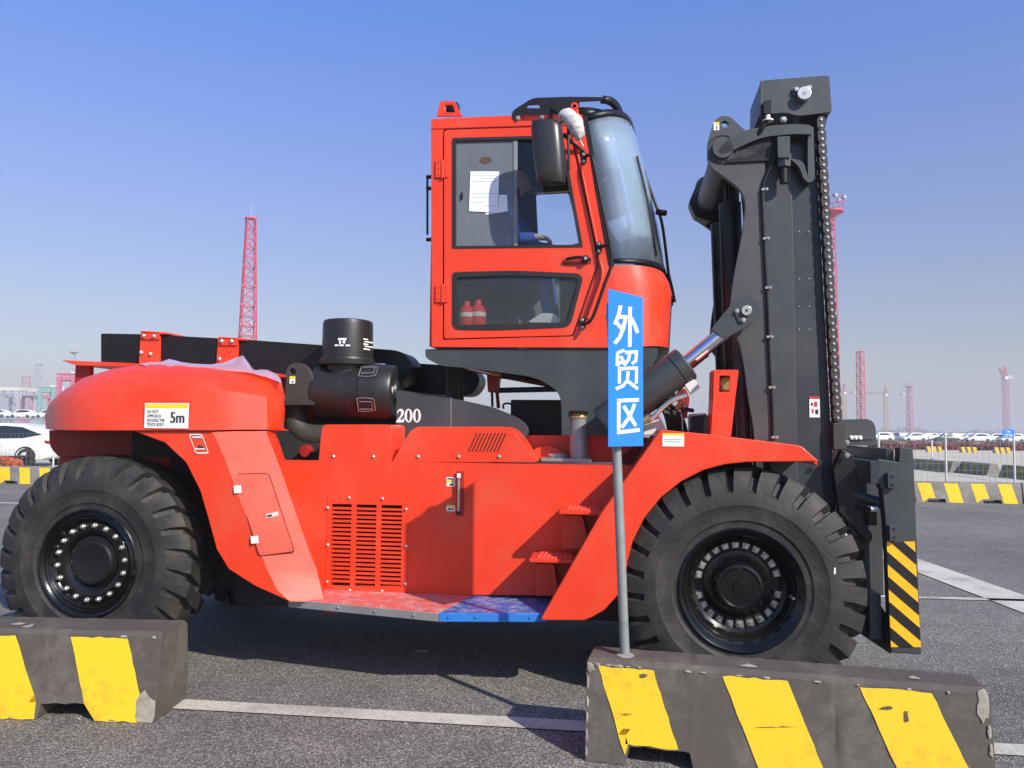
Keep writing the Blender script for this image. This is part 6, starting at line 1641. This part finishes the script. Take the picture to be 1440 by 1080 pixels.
# film bag
# crinkled pink film lying on the hood
bm = bmesh.new(); rs = random.Random(4)
TOPL = [(198, 511.5, 0), (210, 508.5, 1), (225, 509, 1), (240, 505, 1), (252, 508.5, 1), (270, 511, 1), (285, 513, 1), (298, 516, 1), (312, 510, 1), (326, 504, 1), (341, 499.5, 1), (349, 512, 1), (358, 521, 1), (366, 519, 1), (376, 520, 1), (390, 526, 1), (397, 533, 0)]
top_i = []
rowA = []; rowB = []; rowC = []; rowD = []
def hood_y(x):
    P_ = [(190, 513), (250, 512), (300, 514), (350, 521), (385, 529), (398, 539)]
    for (a_, b_), (c_, d_) in zip(P_, P_[1:]):
        if a_ <= x <= c_: return b_+(d_-b_)*(x-a_)/(c_-a_)
    return P_[-1][1]
for (x, y, k) in TOPL:
    hy = hood_y(x)
    rowA.append(T(x, hy+4*k+rs.uniform(-.5, 1.5), .30)+Vector((0, -.01, .004)))
    rowB.append(T(x+rs.uniform(-2, 2), hy+1, .34)+Vector((0, 0, .012)))
    rowC.append(T(x, y, .44)+Vector((0, rs.uniform(-.03, .03), 0)))
    rowD.append(T(x+rs.uniform(-3, 3), hy-1, .62))
n = len(TOPL)
V = [[bm.verts.new(p) for p in r] for r in (rowA, rowB, rowC, rowD)]
for a_, b_ in zip(V, V[1:]):
    for i in range(n-1): bm.faces.new((a_[i], a_[i+1], b_[i+1], b_[i]))
o = bm_link('plastic_film', bm, 'plastic_film', None, ang=50); tw(o, 'crumpled pinkish protective film peeling off the top of the rear hood', 'film')
# white rag tied on the mirror arm
bm = bmesh.new(); rs = random.Random(9)
cpts = [T(787, 166, CV-.16), T(795, 162, CV-.18), T(803, 168, CV-.18), T(810, 178, CV-.17), T(813, 190, CV-.16), T(811, 197, CV-.16)]
tube_bm(bm, catmull(cpts, 5), lambda t: .012+.045*math.sin(math.pi*min(1, t*1.02+.02))**.7, 14)
for v_ in bm.verts: v_.co += Vector((rs.uniform(-1, 1), rs.uniform(-1, 1), rs.uniform(-1, 1)))*.0055
tube_bm(bm, [T(808, 182, CV-.17), T(815, 196, CV-.16), T(820, 206, CV-.14)], .006, 8)
o = bm_link('tied_rag', bm, 'cloth', None, ang=50); tw(o, 'white rag knotted round the mirror arm', 'rag')
# red cylinders on the cab floor
def ext(px, pyb, pyt, v, label):
    b = T(px, pyb, v); t_ = T(px, pyt, v); h_ = t_.z-b.z
    root = empty('red_canister', O+UA*b.x+VA*v, YAW, label, 'canister', None); root.location.z = b.z
    lathe('canister_body', (0, 0, 0), (0, 0, 1), [(0, 0), (0, .050), (.01, .056), (h_*.62, .054), (h_*.72, .04), (h_*.8, .026), (h_*.97, .022), (h_, 0)], 'extred', root, seg=24)
    lathe('canister_band', (0, 0, h_*.35), (0, 0, 1), [(0, .0565), (.03, .0565)], 'offwhite', root, seg=24)
ext(656, 459, 423, CV+.085, 'shorter red canister at the left behind the lower door window')
ext(672, 459, 421, CV+.10, 'taller red canister right of the other one behind the lower door window')
# plastic wrapped manual
o = world_plate('plastic_bag', rnd([(742, 453), (762, 440), (780, 441), (788, 450), (786, 454)], 3), CV+.15, .10, 'paper', 'crumpled clear and white bag lying behind the lower door window', 'bag', bevel=.015, seg=3)

# ================================================================= PERSON in the cab
def person():
    pu_ = T(684, 300, CV+.4).x
    root = empty('person', O+UA*pu_+VA*(CV+.42), YAW, 'person in a blue work shirt and cream glove leaning over inside the cab', 'person'); root.location.z = fz
    S = .50
    J_ = {'pel': (0, 0, .60), 'wst': (.04, 0, .76), 'chest': (.10, 0, .98), 'neck': (.12, 0, 1.14), 'nk2': (.13, 0, 1.20), 'head': (.13, 0, 1.30), 'crown': (.12, 0, 1.385)}
    P = []; E = []; Rr = []
    def add(p, r): P.append(p); Rr.append(r); return len(P)-1
    pel = add((0, 0, .60), (.15, .17)); w = add((.05, 0, .76), (.12, .155)); ch = add((.13, 0, .96), (.13, .18)); nk = add((.17, 0, 1.10), (.075, .08)); n2 = add((.19, 0, 1.16), (.055, .055))
    E += [(pel, w), (w, ch), (ch, nk), (nk, n2)]
    for s in (-1, 1):
        sh = add((.16, s*.20, 1.05), (.07, .07)); el = add((.26, s*.27, .78), (.050, .050)) if s < 0 else add((.33, .24, .84), (.048, .048)); wr = add((.37, s*.22, .80), (.036, .036)) if s < 0 else add((.55, .12, .78), (.034, .034))
        hd = add((.41, s*.21, .805), (.034, .028)) if s < 0 else add((.60, .10, .78), (.035, .028))
        E += [(ch, sh), (sh, el), (el, wr), (wr, hd)]
        hp = add((.06, s*.10, .58), (.10, .10)); kn = add((.44, s*.14, .60), (.07, .07)); an = add((.50, s*.13, .16), (.045, .045)); ft = add((.60, s*.13, .08), (.045, .04))
        E += [(pel, hp), (hp, kn), (kn, an), (an, ft)]
    me = bpy.data.meshes.new('body'); me.from_pydata(P, E, []); o = bpy.data.objects.new('body', me); COL.objects.link(o); o.parent = root
    sk = o.modifiers.new('skin', 'SKIN'); 
    for i, r in enumerate(Rr): me.skin_vertices[0].data[i].radius = r
    me.skin_vertices[0].data[0].use_root = True; sk.use_smooth_shade = True
    ss = o.modifiers.new('sub', 'SUBSURF'); ss.levels = 2; ss.render_levels = 2
    me.materials.append(M['shirt'])
    # head with face
    bm = bmesh.new(); bmesh.ops.create_uvsphere(bm, u_segments=28, v_segments=20, radius=1)
    hc = Vector((.21, 0, 1.27))
    for v_ in bm.verts:
        x, y, z = v_.co; 
        k = 1-.22*max(0, -z)**1.5
        v_.co = Vector((x*.098*k+(.012 if z < -.3 and x > 0 else 0), y*.078*k, z*.118))
        if x > .75 and abs(y) < .22 and -.35 < z < .12: v_.co.x += .020*(1-abs(y)/.25)
        if x > .6 and abs(abs(y)-.36) < .14 and .0 < z < .22: v_.co.x -= .008
        v_.co += hc
    for s in (-1, 1): 
        r_ = bmesh.ops.create_uvsphere(bm, u_segments=10, v_segments=8, radius=.018)
        for v_ in r_['verts']: v_.co = Vector((v_.co.x*.9, v_.co.y*.5, v_.co.z*1.6))+hc+Vector((0, s*.078, -.01))
    hd = bm_link('head', bm, 'skin', root, ang=80)
    bm = bmesh.new(); bmesh.ops.create_uvsphere(bm, u_segments=24, v_segments=16, radius=1)
    bmesh.ops.delete(bm, geom=[v_ for v_ in bm.verts if v_.co.z < -.15 or (v_.co.x > .45 and v_.co.z < .45)], context='VERTS')
    for v_ in bm.verts: v_.co = Vector((v_.co.x*.106, v_.co.y*.086, v_.co.z*.126))+hc+Vector((-.004, 0, .002))
    bm_link('hair', bm, 'hair', root, ang=80)
    for s in (-1, 1):
        wr = Vector((.375, -.218, .802)) if s < 0 else Vector((.55, .12, .78)); hd_ = Vector((.43, -.20, .80)) if s < 0 else Vector((.60, .10, .78))
        d = (hd_-wr).normalized(); x_ = Vector((0, 1, 0)); z_ = d.cross(x_).normalized()
        P = [tuple(wr-d*.02), tuple(hd_)]; E = [(0, 1)]; Rr = [(.036, .032), (.040, .022)]
        for f in range(4):
            off = x_*(f-1.5)*.021; b0 = len(P); l = (.030, .034, .032, .026)[f]
            P += [tuple(hd_+off+d*.03), tuple(hd_+off+d*(.03+l)+z_*-.010), tuple(hd_+off+d*(.03+l*1.5)+z_*-.035)]; E += [(1, b0), (b0, b0+1), (b0+1, b0+2)]; Rr += [(.011, .011)]*2+[(.009, .009)]
        b0 = len(P); P += [tuple(hd_-x_*.035*(-s)+d*.0), tuple(hd_-x_*.05*(-s)+d*.03-z_*.015)]; E += [(1, b0), (b0, b0+1)]; Rr += [(.013, .013), (.011, .011)]
        me = bpy.data.meshes.new('glove'); me.from_pydata(P, E, []); o = bpy.data.objects.new('glove', me); COL.objects.link(o); o.parent = root
        sk = o.modifiers.new('skin', 'SKIN'); sk.use_smooth_shade = True
        for i, r in enumerate(Rr): me.skin_vertices[0].data[i].radius = r
        me.skin_vertices[0].data[0].use_root = True
        ss = o.modifiers.new('sub', 'SUBSURF'); ss.levels = 1; ss.render_levels = 1; me.materials.append(M['glove'])
person()

# ================================================================= SIGN
tl_ = W(853, 405, 3.86); trg = W(901.5, 421, 4.10); 
bA = W(853, 627.5, 3.86); bB = W(905, 627.5, 4.10)
z_t = (tl_.z+trg.z)/2; z_b = (bA.z+bB.z)/2
hd_ = Vector(((trg.x+bB.x)/2-(tl_.x+bA.x)/2, .24, 0)); wS = hd_.length
sg_rot = math.atan2(hd_.y, hd_.x)
base = W(879, 914, 4.0)
post_top = W(867, 627, 3.99)
cen = Vector((((tl_.x+trg.x)/2), 3.98, 0)); cb2 = Vector(((bA.x+bB.x)/2, 3.98, 0))
sgn = empty('sign_post', (base.x, base.y, HB), 0, 'blue sign with white Chinese characters on a thin grey pole standing on the right barrier', 'sign')
base.z = HB
def L2(p): return Vector(p)-Vector((base.x, base.y, HB))
pd = (W(867, 627, 3.99)-base); pd_n = pd.normalized(); 
ptop = base+pd_n*((z_t-.05-HB)/pd_n.z)
cyl('pole', L2(base-Vector((0, 0, .01))), L2(ptop), .024, 'polegrey', sgn, seg=20)
# plate: quadrilateral leaning with the pole
PW = [Vector((tl_.x, 3.86, z_t)), Vector((trg.x, 4.10, z_t)), Vector((bB.x, 4.10, z_b)), Vector((bA.x, 3.86, z_b))]
PW[2] = PW[3]+(PW[1]-PW[0])
nS = (PW[1]-PW[0]).cross(PW[3]-PW[0]).normalized()
if nS.dot(CAM-PW[0]) < 0: nS = -nS
shift = nS*.028+Vector((-.016, 0, 0))
bm = bmesh.new(); fv = [bm.verts.new(L2(p+shift+nS*.002)) for p in PW]; bv = [bm.verts.new(L2(p+shift)) for p in PW]
bm.faces.new(fv); bm.faces.new(bv[::-1])
for i in range(4): bm.faces.new((fv[i], fv[(i+1) % 4], bv[(i+1) % 4], bv[i]))
bm_link('sign_panel', bm, 'signblue', sgn, smooth=False)
def S(x, y, lift=.0035):                             # zoomed-drawing coordinates -> sign plane
    t = (y-(20+(x-60)*.33))/(1025-(20+(x-60)*.33)); s = (x-(62-4*t))/((275+20*t)-(62-4*t))
    p = PW[0].lerp(PW[1], s).lerp(PW[3].lerp(PW[2], s), t); return L2(p+shift+nS*lift)
def stroke(bm, pts, w=21, lift=.0035):
    for a_, b_ in zip(pts, pts[1:]):
        A_ = Vector(a_); B_ = Vector(b_); d = (B_-A_).normalized(); n = Vector((-d.y, d.x))*w/2
        q = [A_-n-d*w*.32, B_-n+d*w*.32, B_+n+d*w*.32, A_+n-d*w*.32]; lift += .00006
        bm.faces.new([bm.verts.new(S(p.x, p.y, lift)) for p in q])
chars = {
 'a': [[(132, 140), (120, 195), (101, 245)], [(120, 204), (166, 208), (150, 280), (128, 335), (101, 368)], [(118, 252), (146, 288)], [(192, 152), (192, 392)], [(201, 222), (222, 262), (240, 308)]],
 'b': [[(152, 420), (113, 436)], [(115, 432), (113, 508), (140, 494)], [(138, 462), (156, 500)], [(168, 434), (236, 434), (233, 490), (212, 505)], [(194, 436), (184, 480), (160, 512)], [(127, 528), (127, 622)], [(127, 536), (238, 536), (238, 628)], [(183, 560), (178, 612), (150, 645), (110, 660)], [(188, 622), (244, 664)]],
 'c': [[(250, 737), (120, 737)], [(123, 737), (123, 935)], [(120, 937), (258, 925)], [(226, 768), (196, 840), (148, 900)], [(160, 778), (192, 830), (234, 893)]]}
for k, st_ in chars.items():
    bm = bmesh.new()
    for s_ in st_: stroke(bm, s_, 20 if k == 'b' else 23)
    me = bpy.data.meshes.new('character'); bm.to_mesh(me); bm.free(); link('character', me, 'white', sgn, smooth=False)
for (x, y) in ((75, 102), (125, 105), (212, 158), (75, 945), (268, 552)):
    q = S(x, y, .002); bm = bmesh.new(); lathe_bm(bm, q, nS, [(0, .0045), (.002, .003), (.002, 0)], 8); bm_link('rivet', bm, 'silver', sgn)
bp_ = [base+pd_n*((z-HB)/pd_n.z) for z in (z_t-.12, z_b+.12)]
for p in bp_:
    lathe('pole_clamp', L2(p-pd_n*.015), pd_n, [(0, .024), (0, .029), (.03, .029), (.03, .024)], 'zinc', sgn, seg=18)
lathe('pole_foot', L2(base)+Vector((0, 0, -.001)), (0, 0, 1), [(0, .045), (.006, .043), (.012, .027), (.012, 0)], 'bar_concrete', sgn, seg=18)

# ================================================================= HAZE
HAZE = 0.0012
if HAZE > 0:
    bm = bmesh.new(); box_bm(bm, (-3100, -80, -1.0), (3100, 3500, 46)); bmesh.ops.recalc_face_normals(bm, faces=bm.faces[:])
    me = bpy.data.meshes.new('haze'); bm.to_mesh(me); bm.free()
    mh = bpy.data.materials.new('haze'); mh.use_nodes = True; n = mh.node_tree; n.nodes.clear(); o_ = n.nodes.new('ShaderNodeOutputMaterial'); pv_ = n.nodes.new('ShaderNodeVolumePrincipled')
    pv_.inputs['Color'].default_value = (.87, .88, .89, 1); pv_.inputs['Density'].default_value = HAZE; pv_.inputs['Anisotropy'].default_value = .0
    n.links.new(pv_.outputs[0], o_.inputs['Volume']); M['haze'] = mh
    hz = link('haze', me, 'haze', smooth=False, kind='stuff')
